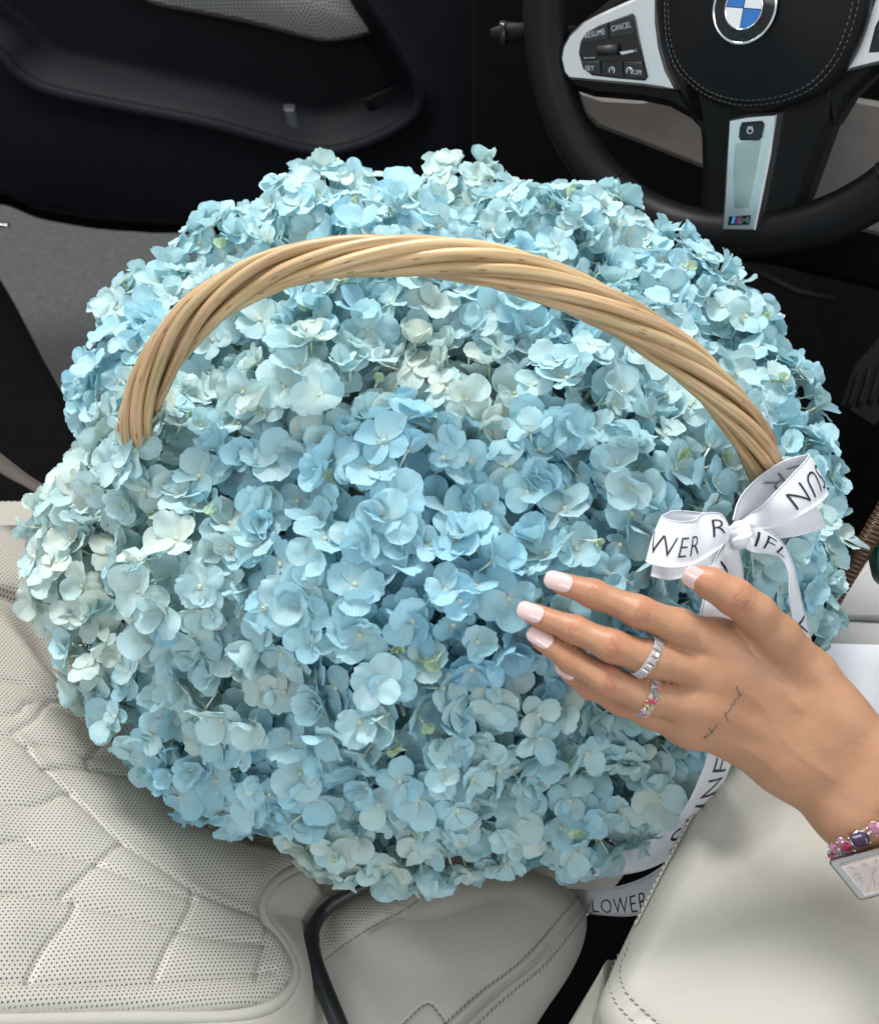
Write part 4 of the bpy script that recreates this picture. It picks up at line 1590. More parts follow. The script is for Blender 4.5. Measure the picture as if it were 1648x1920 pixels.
def build_ribbon():
    K = pt(1378, 1002, surf(1378, 1000) - 0.020)
    RB = thing('ribbon_bow', 'white satin ribbon bow with black capital lettering tied at the handle foot', 'ribbon', K)
    n = 60

    def strip(name, L, R, m, texts=(), wave=0.0, sign=1):
        """L and R: the two edges as (px, py, offset in metres toward the viewer from the flower surface)"""
        P = [crom(np.array([pt(x, y, surf(x, y) - o) for x, y, o in E]), n) for E in (L, R)]
        mcol = 9
        V, UV = [], []
        mid = (P[0] + P[1]) / 2
        s = np.r_[0, np.cumsum(np.linalg.norm(np.diff(mid, axis=0), axis=1))]
        S = np.zeros((n, mcol, 3))
        for j in range(mcol):
            t = j / (mcol - 1)
            S[:, j] = P[0] * (1 - t) + P[1] * t
        T = nrm(np.gradient(mid, axis=0))
        N = np.cross(T, nrm(P[1] - P[0]))
        N = nrm(N)
        if np.sum(N * (CAM - mid)) < 0:
            N = -N
        wv = wave * np.sin(np.linspace(0, 3 * math.pi, n))
        for j in range(mcol):
            t = j / (mcol - 1)
            S[:, j] += N * (wv * (0.6 + 0.4 * math.cos(3 * t)))[:, None] + N * (0.0012 * math.sin(math.pi * t))
        wid = np.linalg.norm(P[1] - P[0], axis=1)
        top = S.reshape(-1, 3)
        bot = (S - N[:, None] * 0.00035).reshape(-1, 3)
        f = grid_faces(n, mcol)
        nb = len(top)
        ff = f + [[i + nb for i in q[::-1]] for q in f]
        bd = [i * mcol for i in range(n)]
        bd2 = [i * mcol + mcol - 1 for i in range(n)]
        for b in (bd, bd2):
            for a, c in zip(b[:-1], b[1:]):
                ff.append([a, c, c + nb, a + nb])
        o = obj(name, np.vstack([top, bot]), ff, m, RB)
        uv = np.array([(s[i], j / (mcol - 1) * 0.02) for i in range(n) for j in range(mcol)])
        set_uv(o.data, np.vstack([uv, uv]))
        # woven edge
        for E in (0, mcol - 1):
            v, fe = tube(S[:, E] + N * 0.0002, 0.00032, 5)
            obj('selvedge', v, fe, M['satin'], o)

        def at(ss, tt):
            q = np.clip(ss, 0, 1) * (n - 1)
            i = np.minimum(q.astype(int), n - 2)
            fr = (q - i)[:, None]
            u = np.clip(tt, 0, 1) * (mcol - 1)
            j = np.minimum(u.astype(int), mcol - 2)
            g = (u - j)[:, None]
            p = (S[i, j] * (1 - fr) + S[i + 1, j] * fr) * (1 - g) + (S[i, j + 1] * (1 - fr) + S[i + 1, j + 1] * fr) * g
            return p + N[i] * 0.00030

        for (word, s0, s1, t0, t1, mt) in texts:
            # text x runs s0 -> s1 along the strip, text y runs t0 -> t1 across it
            v, fe, wd, ht = TEXT[word]
            ss = s0 + (s1 - s0) * v[:, 0] / wd
            tt = t0 + (t1 - t0) * v[:, 1] / ht
            obj('lettering', at(ss, tt), fe, mt, o, False)
        return o

    ink, faint = M['ink'], M['faint_ink']
    # left loop: lower ribbed layer, back, front
    strip('loop', [(1372, 998, .012), (1340, 1010, .010), (1280, 1020, .010), (1225, 1020, .014)], [(1372, 1010, .012), (1335, 1062, .012), (1285, 1081, .012), (1250, 1087, .014), (1220, 1080, .016)], M['grosgrain'])
    strip('loop', [(1366, 990, .018), (1335, 966, .018), (1300, 960, .016), (1262, 958, .020), (1240, 967, .028)], [(1366, 1000, .014), (1330, 1020, .012), (1290, 1040, .012), (1240, 1050, .016), (1213, 1053, .028)], M['satin'])
    strip('loop', [(1364, 984, .026), (1345, 964, .030), (1320, 963, .034), (1306, 974, .038), (1277, 979, .038), (1252, 976, .035), (1240, 967, .029)], [(1370, 1006, .026), (1345, 1030, .032), (1320, 1048, .036), (1295, 1060, .038), (1258, 1064, .038), (1226, 1059, .035), (1211, 1052, .029)], M['satin'],
          [('WER', 0.99, 0.53, 0.80, 0.36, ink), ('R', 0.33, 0.14, 0.62, 0.18, ink)], wave=0.0014)
    # upper right loop: the ribbed layer below, the back with show-through print, the front
    strip('loop', [(1388, 985, .014), (1420, 978, .014), (1470, 965, .026), (1530, 946, .042)], [(1392, 1000, .012), (1440, 1008, .012), (1490, 1005, .026), (1547, 989, .042)], M['grosgrain'])
    strip('loop', [(1374, 975, .020), (1384, 940, .020), (1404, 912, .022), (1436, 884, .026), (1475, 862, .050), (1517, 851, .062)], [(1386, 985, .014), (1420, 965, .014), (1460, 940, .014), (1500, 915, .018), (1535, 920, .045), (1553, 926, .062)], M['satin'],
          [('ER', 0.88, 0.45, 0.20, 0.66, faint)])
    strip('loop', [(1384, 980, .026), (1412, 962, .032), (1440, 937, .052), (1476, 902, .064), (1502, 870, .068), (1517, 851, .063)], [(1392, 992, .024), (1425, 992, .036), (1462, 985, .050), (1505, 963, .064), (1535, 944, .068), (1553, 926, .063)], M['satin'],
          [('SUN', 0.985, 0.44, 0.24, 0.82, ink)], wave=0.001)
    # right tail, turning over beside the hand
    strip('tail', [(1390, 985, .024), (1425, 988, .026), (1458, 1008, .022), (1480, 1042, .018), (1492, 1080, .014), (1503, 1130, .012), (1516, 1180, .012), (1526, 1240, .012), (1530, 1300, .010)], [(1386, 1018, .026), (1408, 1034, .028), (1440, 1038, .024), (1463, 1046, .020), (1478, 1078, .022), (1480, 1125, .024), (1486, 1170, .024), (1494, 1235, .024), (1500, 1300, .022)], M['satin'],
          [('IFL', 0.06, 0.27, 0.80, 0.22, ink), ('VER', 0.50, 0.78, 0.82, 0.18, ink)])
    # two tails running down under the thumb
    strip('tail', [(1362, 1010, .016), (1345, 1040, .014), (1334, 1070, .014), (1322, 1110, .014), (1313, 1150, .014), (1308, 1200, .010)], [(1382, 1015, .014), (1378, 1045, .014), (1374, 1080, .014), (1372, 1115, .014), (1372, 1160, .014), (1372, 1200, .010)], M['satin'],
          [('V', 0.22, 0.42, 0.78, 0.22, ink)])
    strip('tail', [(1364, 1012, .022), (1358, 1040, .022), (1364, 1068, .020), (1376, 1098, .018)], [(1382, 1014, .022), (1385, 1036, .022), (1391, 1066, .020), (1394, 1100, .018)], M['grosgrain'])
    # knot
    a = np.linspace(0, 2 * math.pi, 29)[:-1]
    b = np.linspace(-1, 1, 15)
    V = []
    cd = nrm(CAM - K)
    for t in b:
        for q in a:
            rr = math.sqrt(max(0, 1 - t * t)) ** 0.8
            cr = 1 + 0.16 * math.sin(2 * q + 4 * t) + 0.10 * math.sin(13 * t + 2.5 * q)
            V.append(K + RT * (0.0056 * rr * cr * math.cos(q)) + UP * (0.0078 * t) - FW * (0.006 * rr * cr * math.sin(q)) - FW * 0.008)
    f = [[i * 28 + j, i * 28 + (j + 1) % 28, (i + 1) * 28 + (j + 1) % 28, (i + 1) * 28 + j] for i in range(14) for j in range(28)]
    obj('knot', V, f, M['satin'], RB)
    # long loose ribbon falling past the armrest into the gap
    strip('tail', [(1328, 1385, .018), (1326, 1420, .020), (1314, 1455, .022), (1293, 1500, .022), (1262, 1542, .020), (1222, 1572, .010), (1170, 1590, -.015), (1100, 1592, -.05), (1030, 1580, -.08)], [(1378, 1395, .018), (1370, 1432, .020), (1350, 1478, .018), (1320, 1530, .012), (1288, 1580, .002), (1240, 1618, -.010), (1180, 1638, -.035), (1100, 1642, -.07), (1030, 1630, -.10)], M['satin'],
          [('SUNF', 0.50, 0.06, 0.84, 0.30, ink)])
    strip('tail', [(1315, 1535, .000), (1280, 1585, -.010), (1245, 1622, -.02), (1195, 1652, -.06), (1130, 1668, -.115), (1060, 1668, -.16)], [(1330, 1580, -.012), (1298, 1640, -.022), (1252, 1690, -.034), (1195, 1716, -.072), (1130, 1716, -.125), (1060, 1706, -.17)], M['satin'],
          [('LOWER', 0.80, 0.34, 0.92, 0.40, ink)])


build_ribbon()


# ------------------------------------------------------------------ hand
FING = {
    'index': [(1050, 1093, .4800, 5.7), (1112, 1113, .4755, 6.9), (1198, 1147, .4680, 7.6), (1272, 1176, .4700, 8.9), (1350, 1210, .4765, 10.6)],
    'middle': [(998, 1151, .4810, 5.7), (1078, 1181, .4760, 6.9), (1146, 1211, .4690, 7.8), (1222, 1236, .4700, 9.2), (1355, 1262, .4765, 10.8)],
    'ring': [(1014, 1199, .4830, 5.6), (1072, 1238, .4800, 6.7), (1140, 1277, .4740, 7.6), (1214, 1306, .4745, 8.8), (1330, 1322, .4785, 10.4)],
    'little': [(1066, 1262, .4960, 5.0), (1104, 1288, .4930, 5.8), (1162, 1315, .4880, 6.6), (1220, 1338, .4860, 7.4), (1292, 1358, .4840, 9.0)],
    'thumb': [(1311, 1084, .4620, 6.3), (1334, 1095, .4610, 7.6), (1376, 1119, .4600, 8.9), (1416, 1149, .4620, 9.3), (1455, 1194, .4690, 11.2), (1518, 1264, .4780, 12.2)],
}
W1 = (1546, 1338, .4800, 15.5)
W2 = (1476, 1424, .4840, 14.8)
A1 = (1672, 1440, .4730, 17.0)
A2 = (1598, 1528, .4770, 16.6)
B1 = (1960, 1686, .4600, 21.0)
B2 = (1880, 1770, .4640, 21.0)


def build_hand():
    def J(p):
        return pt(p[0], p[1], p[2]), p[3] * 0.001

    # camera-aligned sampling lattice
    h = 0.0009
    lo = np.array([-0.0, 0, 0])
    ax = np.stack([RT, -UP, FW])                 # local axes: right, down, away

    def loc(P):
        return (np.asarray(P) - CAM) @ ax.T

    allp = [loc(J(p)[0]) for ch in FING.values() for p in ch] + [loc(J(p)[0]) for p in (W1, W2, A1, A2)]
    mn = np.min(allp, 0) - 0.024
    mx = np.max(allp, 0) + 0.024
    mx[0] += 0.040
    mx[1] += 0.034
    dims = np.ceil((mx - mn) / h).astype(int) + 1
    X, Y, Z = [np.float32(mn[k] + h * np.arange(dims[k])) for k in range(3)]
    BIG = np.float32(0.05)

    def cap_field(caps, k):
        """smooth union of tapered capsules, evaluated only near them"""
        F = np.full(dims, BIG, np.float32)
        for a, ra, b, rb in caps:
            a, b = loc(a), loc(b)
            m = max(ra, rb) + 0.022
            i0 = np.maximum(((np.minimum(a, b) - m - mn) / h).astype(int), 0)
            i1 = np.minimum(((np.maximum(a, b) + m - mn) / h).astype(int) + 1, dims)
            if np.any(i1 <= i0):
                continue
            sl = tuple(slice(i0[q], i1[q]) for q in range(3))
            gx = X[sl[0]][:, None, None] - a[0]
            gy = Y[sl[1]][None, :, None] - a[1]
            gz = Z[sl[2]][None, None, :] - a[2]
            ab = b - a
            t = np.clip((gx * ab[0] + gy * ab[1] + gz * ab[2]) / (ab @ ab), 0, 1)
            d = np.sqrt((gx - t * ab[0]) ** 2 + (gy - t * ab[1]) ** 2 + (gz - t * ab[2]) ** 2) - (ra + (rb - ra) * t)
            d = d.astype(np.float32)
            g = F[sl]
            hh = np.maximum(k - np.abs(g - d), 0) / k
            F[sl] = np.minimum(g, d) - hh * hh * k * 0.25
        return F

    C = lambda p, q: (*J(p), *J(q))

    def mid(p, q, t):
        return tuple(p[i] * (1 - t) + q[i] * t for i in range(4))

    Wm = mid(W1, W2, 0.5)
    Wr = mid(W1, W2, 0.25)
    Wu = mid(W1, W2, 0.75)
    palm = [C(W1, W2), C(Wr, FING['index'][4]), C(Wm, FING['middle'][4]), C(Wu, FING['ring'][4]), C(W2, FING['little'][4]),
            C(W1, A1), C(W2, A2), C(Wm, mid(A1, A2, .5)), C(A1, B1), C(A2, B2), C(mid(A1, A2, .5), mid(B1, B2, .5)), C(W1, FING['thumb'][-1]), C(FING['index'][4], FING['middle'][4]), C(FING['middle'][4], FING['ring'][4]), C(FING['ring'][4], FING['little'][4])]
    # flesh between thumb and index
    tm, im = FING['thumb'][-2], FING['index'][4]
    web = mid(tm, im, 0.42)
    palm += [C((web[0] + 26, web[1] + 36, .4850, 8.5), (1470, 1300, .4830, 12.0))]
    F = cap_field(palm, 0.012)
    # tendons and knuckles standing out on the back of the hand
    tend = []
    for nme, wst in (('index', Wr), ('middle', Wm), ('ring', Wu), ('little', W2)):
        m = FING[nme][4]
        a = (m[0] + 6, m[1] + 1, m[2] - m[3] * 0.001 + 0.0030, 3.2)
        b = mid(m, wst, 0.72)
        b = (b[0], b[1], b[2] - b[3] * 0.001 + 0.0034, 2.4)
        tend.append(C(a, b))
    Tn = cap_field(tend, 0.004)
    hh = np.maximum(0.009 - np.abs(F - Tn), 0) / 0.009
    F = np.minimum(F, Tn) - hh * hh * 0.009 * 0.25
    del Tn
    R = F.copy()
    for nme, ch in FING.items():
        caps = [C(ch[i], ch[i + 1]) for i in range(len(ch) - 1)]
        Ff = cap_field(caps, 0.004)
        # webbing: blend into the palm near the knuckles only
        k = np.float32(0.008 if nme != 'thumb' else 0.006)
        hh = np.maximum(k - np.abs(F - Ff), 0) / k
        R = np.minimum(R, np.minimum(F, Ff) - hh * hh * k * 0.25)
        del Ff, hh
    F = R
    for sl_ in (np.s_[0], np.s_[-1], np.s_[:, 0], np.s_[:, -1], np.s_[:, :, 0], np.s_[:, :, -1]):
        F[sl_] = 0.0005
    # surface nets
    s = F < 0
    cnt = np.zeros(tuple(d - 1 for d in dims), np.uint8)
    offs = [(i, j, k) for i in (0, 1) for j in (0, 1) for k in (0, 1)]
    for i, j, k in offs:
        cnt += s[i:dims[0] - 1 + i, j:dims[1] - 1 + j, k:dims[2] - 1 + k]
    act = np.argwhere((cnt > 0) & (cnt < 8))
    idx = -np.ones(cnt.shape, np.int32)
    idx[tuple(act.T)] = np.arange(len(act))
    val = {o: F[act[:, 0] + o[0], act[:, 1] + o[1], act[:, 2] + o[2]] for o in offs}
    acc = np.zeros((len(act), 3))
    num = np.zeros(len(act))
    for o in offs:
        for d in range(3):
            if o[d] == 0:
                p = list(o)
                p[d] = 1
                p = tuple(p)
                va, vb = val[o], val[p]
                cr = (va < 0) != (vb < 0)
                t = np.where(cr, va / (va - vb + 1e-20), 0)
                pos = np.tile(np.array(o, float), (len(act), 1))
                pos[:, d] = t
                acc += pos * cr[:, None]
                num += cr
    V = (act + acc / np.maximum(num, 1)[:, None]) * h + mn
    quads = []
    for d in range(3):
        a, b = [(1, 2), (2, 0), (0, 1)][d]
        sl0 = [slice(1, dims[q] - 1) for q in range(3)]
        sl1 = list(sl0)
        sl0[d] = slice(0, dims[d] - 1)
        sl1[d] = slice(1, dims[d])
        s0, s1 = s[tuple(sl0)], s[tuple(sl1)]
        for flip, msk in ((False, s0 & ~s1), (True, ~s0 & s1)):
            e = np.argwhere(msk)
            off = np.ones(3, int)
            off[d] = 0
            e = e + off
            ea = e.copy(); ea[:, a] -= 1
            eb = e.copy(); eb[:, b] -= 1
            eab = ea.copy(); eab[:, b] -= 1
            q = np.stack([idx[tuple(eab.T)], idx[tuple(eb.T)], idx[tuple(e.T)], idx[tuple(ea.T)]], -1)
            if flip:
                q = q[:, ::-1]
            quads.append(q)
    Q = np.vstack(quads)
    Q = Q[(Q >= 0).all(1)]
    # keep the largest connected piece
    lab = np.arange(len(V))
    while True:
        old = lab.copy()
        m_ = lab[Q].min(1)
        for k in range(4):
            np.minimum.at(lab, Q[:, k], m_)
        lab = lab[lab]
        if np.array_equal(old, lab):
            break
    big = np.bincount(lab).argmax()
    Q = Q[lab[Q[:, 0]] == big]
    used = np.unique(Q)
    re_ = -np.ones(len(V), int)
    re_[used] = np.arange(len(used))
    V, Q = V[used], re_[Q]
    # relax the mesh
    for _ in range(4):
        s_ = np.zeros_like(V)
        c_ = np.zeros(len(V))
        for k in range(4):
            for st in (1, 3):
                np.add.at(s_, Q[:, k], V[Q[:, (k + st) % 4]])
                np.add.at(c_, Q[:, k], 1)
        V = V * 0.45 + 0.55 * s_ / np.maximum(c_, 1)[:, None]
    Wd = CAM + V @ ax
    a, b, c, d = [Wd[Q[:, k]] for k in range(4)]
    fn = np.cross(c - a, d - b)
    vn = np.zeros_like(Wd)
    for k in range(4):
        np.add.at(vn, Q[:, k], fn)
    vn = nrm(vn)
    # orientation
    cen = Wd.mean(0)
    if np.mean(np.sum(vn * (-FW), 1)[V[:, 2] < np.percentile(V[:, 2], 15)]) < 0:
        Q = Q[:, ::-1]
        vn = -vn
    # creases over the joints, faint veins, redness of knuckles and finger ends
    red = np.zeros(len(Wd))
    disp = np.zeros(len(Wd))
    crease = np.zeros(len(Wd))
    dors = sstep(-0.1, 0.5, vn @ -FW)
    for nme, ch in FING.items():
        P = [J(p)[0] for p in ch]
        rr = [p[3] * 0.001 for p in ch]
        joints = [(1, 2, (-.9, 1.0), .25), (2, 3, (-3.2, -1.7, -.4, 1.0, 2.6), .5)] if nme != 'thumb' else [(2, 3, (-3.2, -1.5, .2, 2.0, 3.4), .45)]
        for ji, jn, cr, amp in joints:
            axd = nrm(P[jn] - P[ji])
            rel = Wd - P[ji]
            s_ = rel @ axd
            lat = np.linalg.norm(rel - s_[:, None] * axd, axis=1)
            near = (lat < rr[ji] * 1.5) & (np.abs(s_) < 0.011)
            side = rel @ nrm(np.cross(axd, FW))
            for q, cpos in enumerate(cr):
                bow = cpos * 0.001 * (1 - 0.55 * (side / rr[ji]) ** 2) + 0.0004 * np.sin(side * 900 + q)
                lin = near * dors * np.exp(-((s_ - bow) / 0.00050) ** 2) * np.exp(-(side / (rr[ji] * 0.62)) ** 2)
                disp -= amp * 0.0011 * lin
                crease = np.maximum(crease, lin * (amp + 0.35))
            if jn == 3:
                disp += near * dors * 0.0005 * np.exp(-(s_ / 0.005) ** 2) * np.exp(-(side / 0.0045) ** 2)
            red += near * dors * (0.55 if jn == 3 else 0.3) * np.exp(-(s_ / 0.0055) ** 2)
        tipd = np.linalg.norm(Wd - P[0], axis=1)
        red += 0.9 * np.exp(-(tipd / 0.0095) ** 2)
        kn = np.linalg.norm(Wd - P[4], axis=1)
        if nme not in ('thumb',):
            red += 0.30 * dors * np.exp(-(kn / 0.012) ** 2)
    disp += 0.00022 * vnoise(Wd, 130, 21) * dors + 0.00012 * vnoise(Wd, 420, 22)
    # faint vein
    for line in ([(1380, 1290), (1430, 1325), (1480, 1400), (1560, 1460)], [(1400, 1225), (1450, 1268), (1500, 1330)], [(1330, 1380), (1400, 1405), (1480, 1470)]):
        px = proj(Wd)[:, :2]
        disp += 0.00030 * dors * np.exp(-(seg_dist(px, crom(line, 20)) / 7) ** 2)
    Wd = Wd + vn * disp[:, None]
    HND = obj('hand', Wd, Q, M['skin'])
    tag(HND, 'tanned left hand with milky polished nails resting on the blue hydrangeas', 'hand')
    set_attr(HND.data, 'crease', np.clip(crease, 0, 1))
    set_attr(HND.data, 'red', np.clip(red, 0, 1))
    PX = proj(Wd)

    def skin(x, y, lift=0.0):
        d2 = (PX[:, 0] - x) ** 2 + (PX[:, 1] - y) ** 2
        k = np.where(d2 < 36)[0]
        if len(k) == 0:
            k = np.argsort(d2)[:4]
        z = PX[k, 2]
        k = k[z < z.min() + 0.004]
        wt = 1 / (d2[k] + 0.5)
        return pt(x, y, (PX[k, 2] * wt).sum() / wt.sum() - lift)

    # nails
    def nail(fname, wid, ln, ext, roll, tiltd):
        ch = FING[fname]
        P0, r0 = J(ch[0])
        P1_, r1 = J(ch[1])
        ad = nrm(P0 - P1_)
        dor = nrm(-FW - ad * np.dot(-FW, ad))
        sd = np.cross(ad, dor)
        q = math.radians(roll)
        dor, sd = nrm(dor * math.cos(q) + sd * math.sin(q)), nrm(sd * math.cos(q) - dor * math.sin(q))
        nu, nv = 15, 15
        V_, F_ = [], grid_faces(nv, nu)
        Rn = wid * 0.60
        phi = math.asin(min(0.98, wid / 2 / Rn))
        tip = P0 + ad * (r0 + ext)
        for i in range(nv):
            v = i / (nv - 1)
            s_ = ln * (1 - v)                                # distance back from the free edge
            wf = 1.0
            if v < 0.38:
                wf = math.sqrt(max(0.0, 1 - ((0.38 - v) / 0.38) ** 2 * 0.93))
            if v > 0.8:
                wf = 1 - 0.50 * ((v - 0.8) / 0.2) ** 2.0
            for j in range(nu):
                u = (2 * j / (nu - 1) - 1) * wf
                edge = 0.0010 * (1 - u * u) * (v > 0.8) * (v - 0.8) / 0.2
                along = -s_ + edge
                hgt = r0 * 1.02 + 0.0006 + (math.cos(u * phi) - 1) * Rn * 0.95 - 0.0011 * (v - 0.35) ** 2 * 2.0 - tiltd * v
                V_.append(tip + ad * along + sd * math.sin(u * phi) * Rn + dor * hgt)
        a_, b_, c_ = [np.array(V_[F_[0][k]]) for k in range(3)]
        if np.dot(np.cross(b_ - a_, c_ - a_), dor) < 0:
            F_ = [x[::-1] for x in F_]
        o = obj('fingernail', V_, F_, M['nail'], HND)
        so = o.modifiers.new('thickness', 'SOLIDIFY')
        so.thickness = 0.0008
        so.offset = -1

    nail('index', 0.0098, 0.0138, 0.0012, 10, 0.0012)
    nail('middle', 0.0096, 0.0130, 0.0012, 12, 0.0012)
    nail('ring', 0.0094, 0.0130, 0.0014, 14, 0.0012)
    nail('little', 0.0080, 0.0110, 0.0016, 10, 0.0006)
    nail('thumb', 0.0115, 0.0150, 0.0010, -22, 0.0012)
    # tattooed handwriting
    strokes = [[(1384, 1285), (1381, 1290), (1385, 1298), (1386, 1304), (1389, 1302), (1391, 1298)], [(1388, 1303), (1384, 1309), (1379, 1311), (1377, 1317), (1374, 1323), (1371, 1323), (1371, 1320)],
               [(1372, 1325), (1368, 1331), (1363, 1337), (1359, 1336), (1361, 1344), (1365, 1353)], [(1364, 1335), (1367, 1333), (1368, 1329)],
               [(1345, 1359), (1341, 1364), (1337, 1369), (1334, 1373), (1331, 1368), (1329, 1364)], [(1335, 1373), (1331, 1377), (1327, 1378), (1325, 1382), (1321, 1384), (1319, 1381)], [(1338, 1370), (1333, 1376), (1326, 1380), (1321, 1382)]]
    tparts = []
    for st in strokes:
        c3 = np.array([skin(x, y, -0.00012) for x, y in crom(np.array(st, float), 16)])
        tparts.append(tube(c3, 0.00032, 6))
    obj('tattoo', *join(tparts), mat('tattoo_ink', (0.10, 0.075, 0.065), 0.6), HND)
    return skin, HND


SKIN, HANDOBJ = build_hand()


# ------------------------------------------------------------------ jewellery
def gem_mat(name, col, tr=0.75, ior=1.9):
    return mat(name, col, 0.03, 0.0, Transmission_Weight=tr, IOR=ior, Coat_Weight=0.5)


G_CLEAR = gem_mat('clear_stone', (0.93, 0.94, 0.96), 0.70, 2.1)
G_BLUE = gem_mat('ice_blue_stone', (0.50, 0.68, 0.80))
G_RED = gem_mat('raspberry_stone', (0.42, 0.012, 0.06), 0.2)
G_PINK = gem_mat('pink_stone', (0.62, 0.22, 0.34), 0.3)
G_YEL = gem_mat('yellow_stone', (0.66, 0.50, 0.10), 0.45)
G_PUR = gem_mat('purple_stone', (0.045, 0.012, 0.075), 0.1)
M['rhod'] = mat('white_gold', (0.74, 0.73, 0.72), 0.18, 1.0)


def cut_gem(c, n, x, L, Wd, hgt):
    """emerald cut: octagon girdle, bevelled crown, table, pointed pavilion"""
    n = nrm(n)
    x = nrm(x - n * np.dot(x, n))
    y = np.cross(n, x)
    rows = []
    for s, z in ((0.55, -0.9 * hgt), (1.0, 0.0), (0.97, 0.12 * hgt), (0.80, 0.32 * hgt), (0.60, 0.45 * hgt)):
        a, b = L / 2 * s, Wd / 2 * s
        q = min(L, Wd) * 0.22 * s
        for (u, v) in ((a, -b + q), (a, b - q), (a - q, b), (-a + q, b), (-a, b - q), (-a, -b + q), (-a + q, -b), (a - q, -b)):
            rows.append(c + x * u + y * v + n * z)
    f = []
    for i in range(4):
        for j in range(8):
            f.append([i * 8 + j, i * 8 + (j + 1) % 8, (i + 1) * 8 + (j + 1) % 8, (i + 1) * 8 + j])
    f.append(list(range(32, 40)))
    f.append(list(range(8))[::-1])
    return np.array(rows), f


def ball(c, r):
    return tube(np.array([c + np.array([0, 0, z]) * r for z in (-1, -.7, 0, .7, 1)]), [r * .15, r * .72, r, r * .72, r * .15], 8)


def ring_on(label, name, center, axis, radius, gems, up):
    axis = nrm(axis)
    u = nrm(up - axis * np.dot(up, axis))
    v = np.cross(axis, u)
    R_ = thing(name, label, 'ring', center - u * radius)
    q = np.linspace(0, 2 * math.pi, 49)
    circ = center + radius * (np.cos(q)[:, None] * u + np.sin(q)[:, None] * v)
    parts = [tube(circ + axis * o, 0.00045, 6, False) for o in (-0.0011, 0.0011)]
    for (ang, off, L, W_, rot, m, hgt) in gems:
        a = math.radians(ang)
        nn = math.cos(a) * u + math.sin(a) * v
        c = center + nn * (radius + 0.0008) + axis * off
        tn = np.cross(axis, nn)
        x = axis * math.cos(rot) + tn * math.sin(rot)
        gv, gf = cut_gem(c, nn, x, L, W_, hgt)
        obj('stone', gv, gf, m, R_, False)
        y = np.cross(nn, x)
        for sx in (-1, 1):
            for sy in (-1, 1):
                parts.append(ball(c + x * sx * L * 0.46 + y * sy * W_ * 0.46 + nn * hgt * 0.15, 0.00036))
    obj('band', *join(parts), M['rhod'], R_)


def mid3(a, b, t):
    pa, pb = FING[a[0]][a[1]], FING[b[0]][b[1]]
    return pt(*[pa[i] * (1 - t) + pb[i] * t for i in range(3)])


c1 = mid3(('middle', 2), ('middle', 3), 0.86)
ax1 = pt(1213 + 86, 1231 + 51, .4712) - pt(1213, 1231, .4700)
ring_on('silver ring of clear rectangular stones round the middle finger', 'eternity_ring', pt(1212, 1232, .4702), ax1, 0.0098,
        [(k * 20.0, 0, 0.0050, 0.0032, 0, G_CLEAR, 0.0018) for k in range(18)], -FW)
ax2 = pt(1213 + 94, 1305 + 34, .4755) - pt(1213, 1305, .4745)
ring_on('ring with mixed blue, raspberry and yellow baguette stones on the ring finger', 'cluster_ring', pt(1213, 1305, .4745), ax2, 0.0093,
        [(-62, 0.0003, .0030, .0026, 0.3, G_CLEAR, .0016), (-44, 0.0012, .0022, .0022, 0, G_PINK, .0015), (-38, -0.0010, .0024, .0022, 0.2, G_CLEAR, .0016), (-22, 0.0004, .0050, .0022, 0.75, G_BLUE, .0018), (-8, -0.0012, .0024, .0024, 0.1, G_CLEAR, .0016), (6, 0.0002, .0054, .0022, -0.5, G_RED, .0018), (20, 0.0014, .0020, .0020, 0, G_CLEAR, .0015), (24, 0.0, .0046, .0018, 0.7, G_YEL, .0018), (38, -0.0012, .0026, .0026, 0.3, G_CLEAR, .0016), (44, 0.0012, .0022, .0022, 0, G_CLEAR, .0015), (58, 0.0, .0040, .0022, 0.6, G_PINK, .0016), (76, 0.0, .004, .0024, -0.5, G_BLUE, .0016)]
        + [(a, 0, .004, .0026, 0, G_CLEAR, .0015) for a in range(96, 290, 19)], -FW)


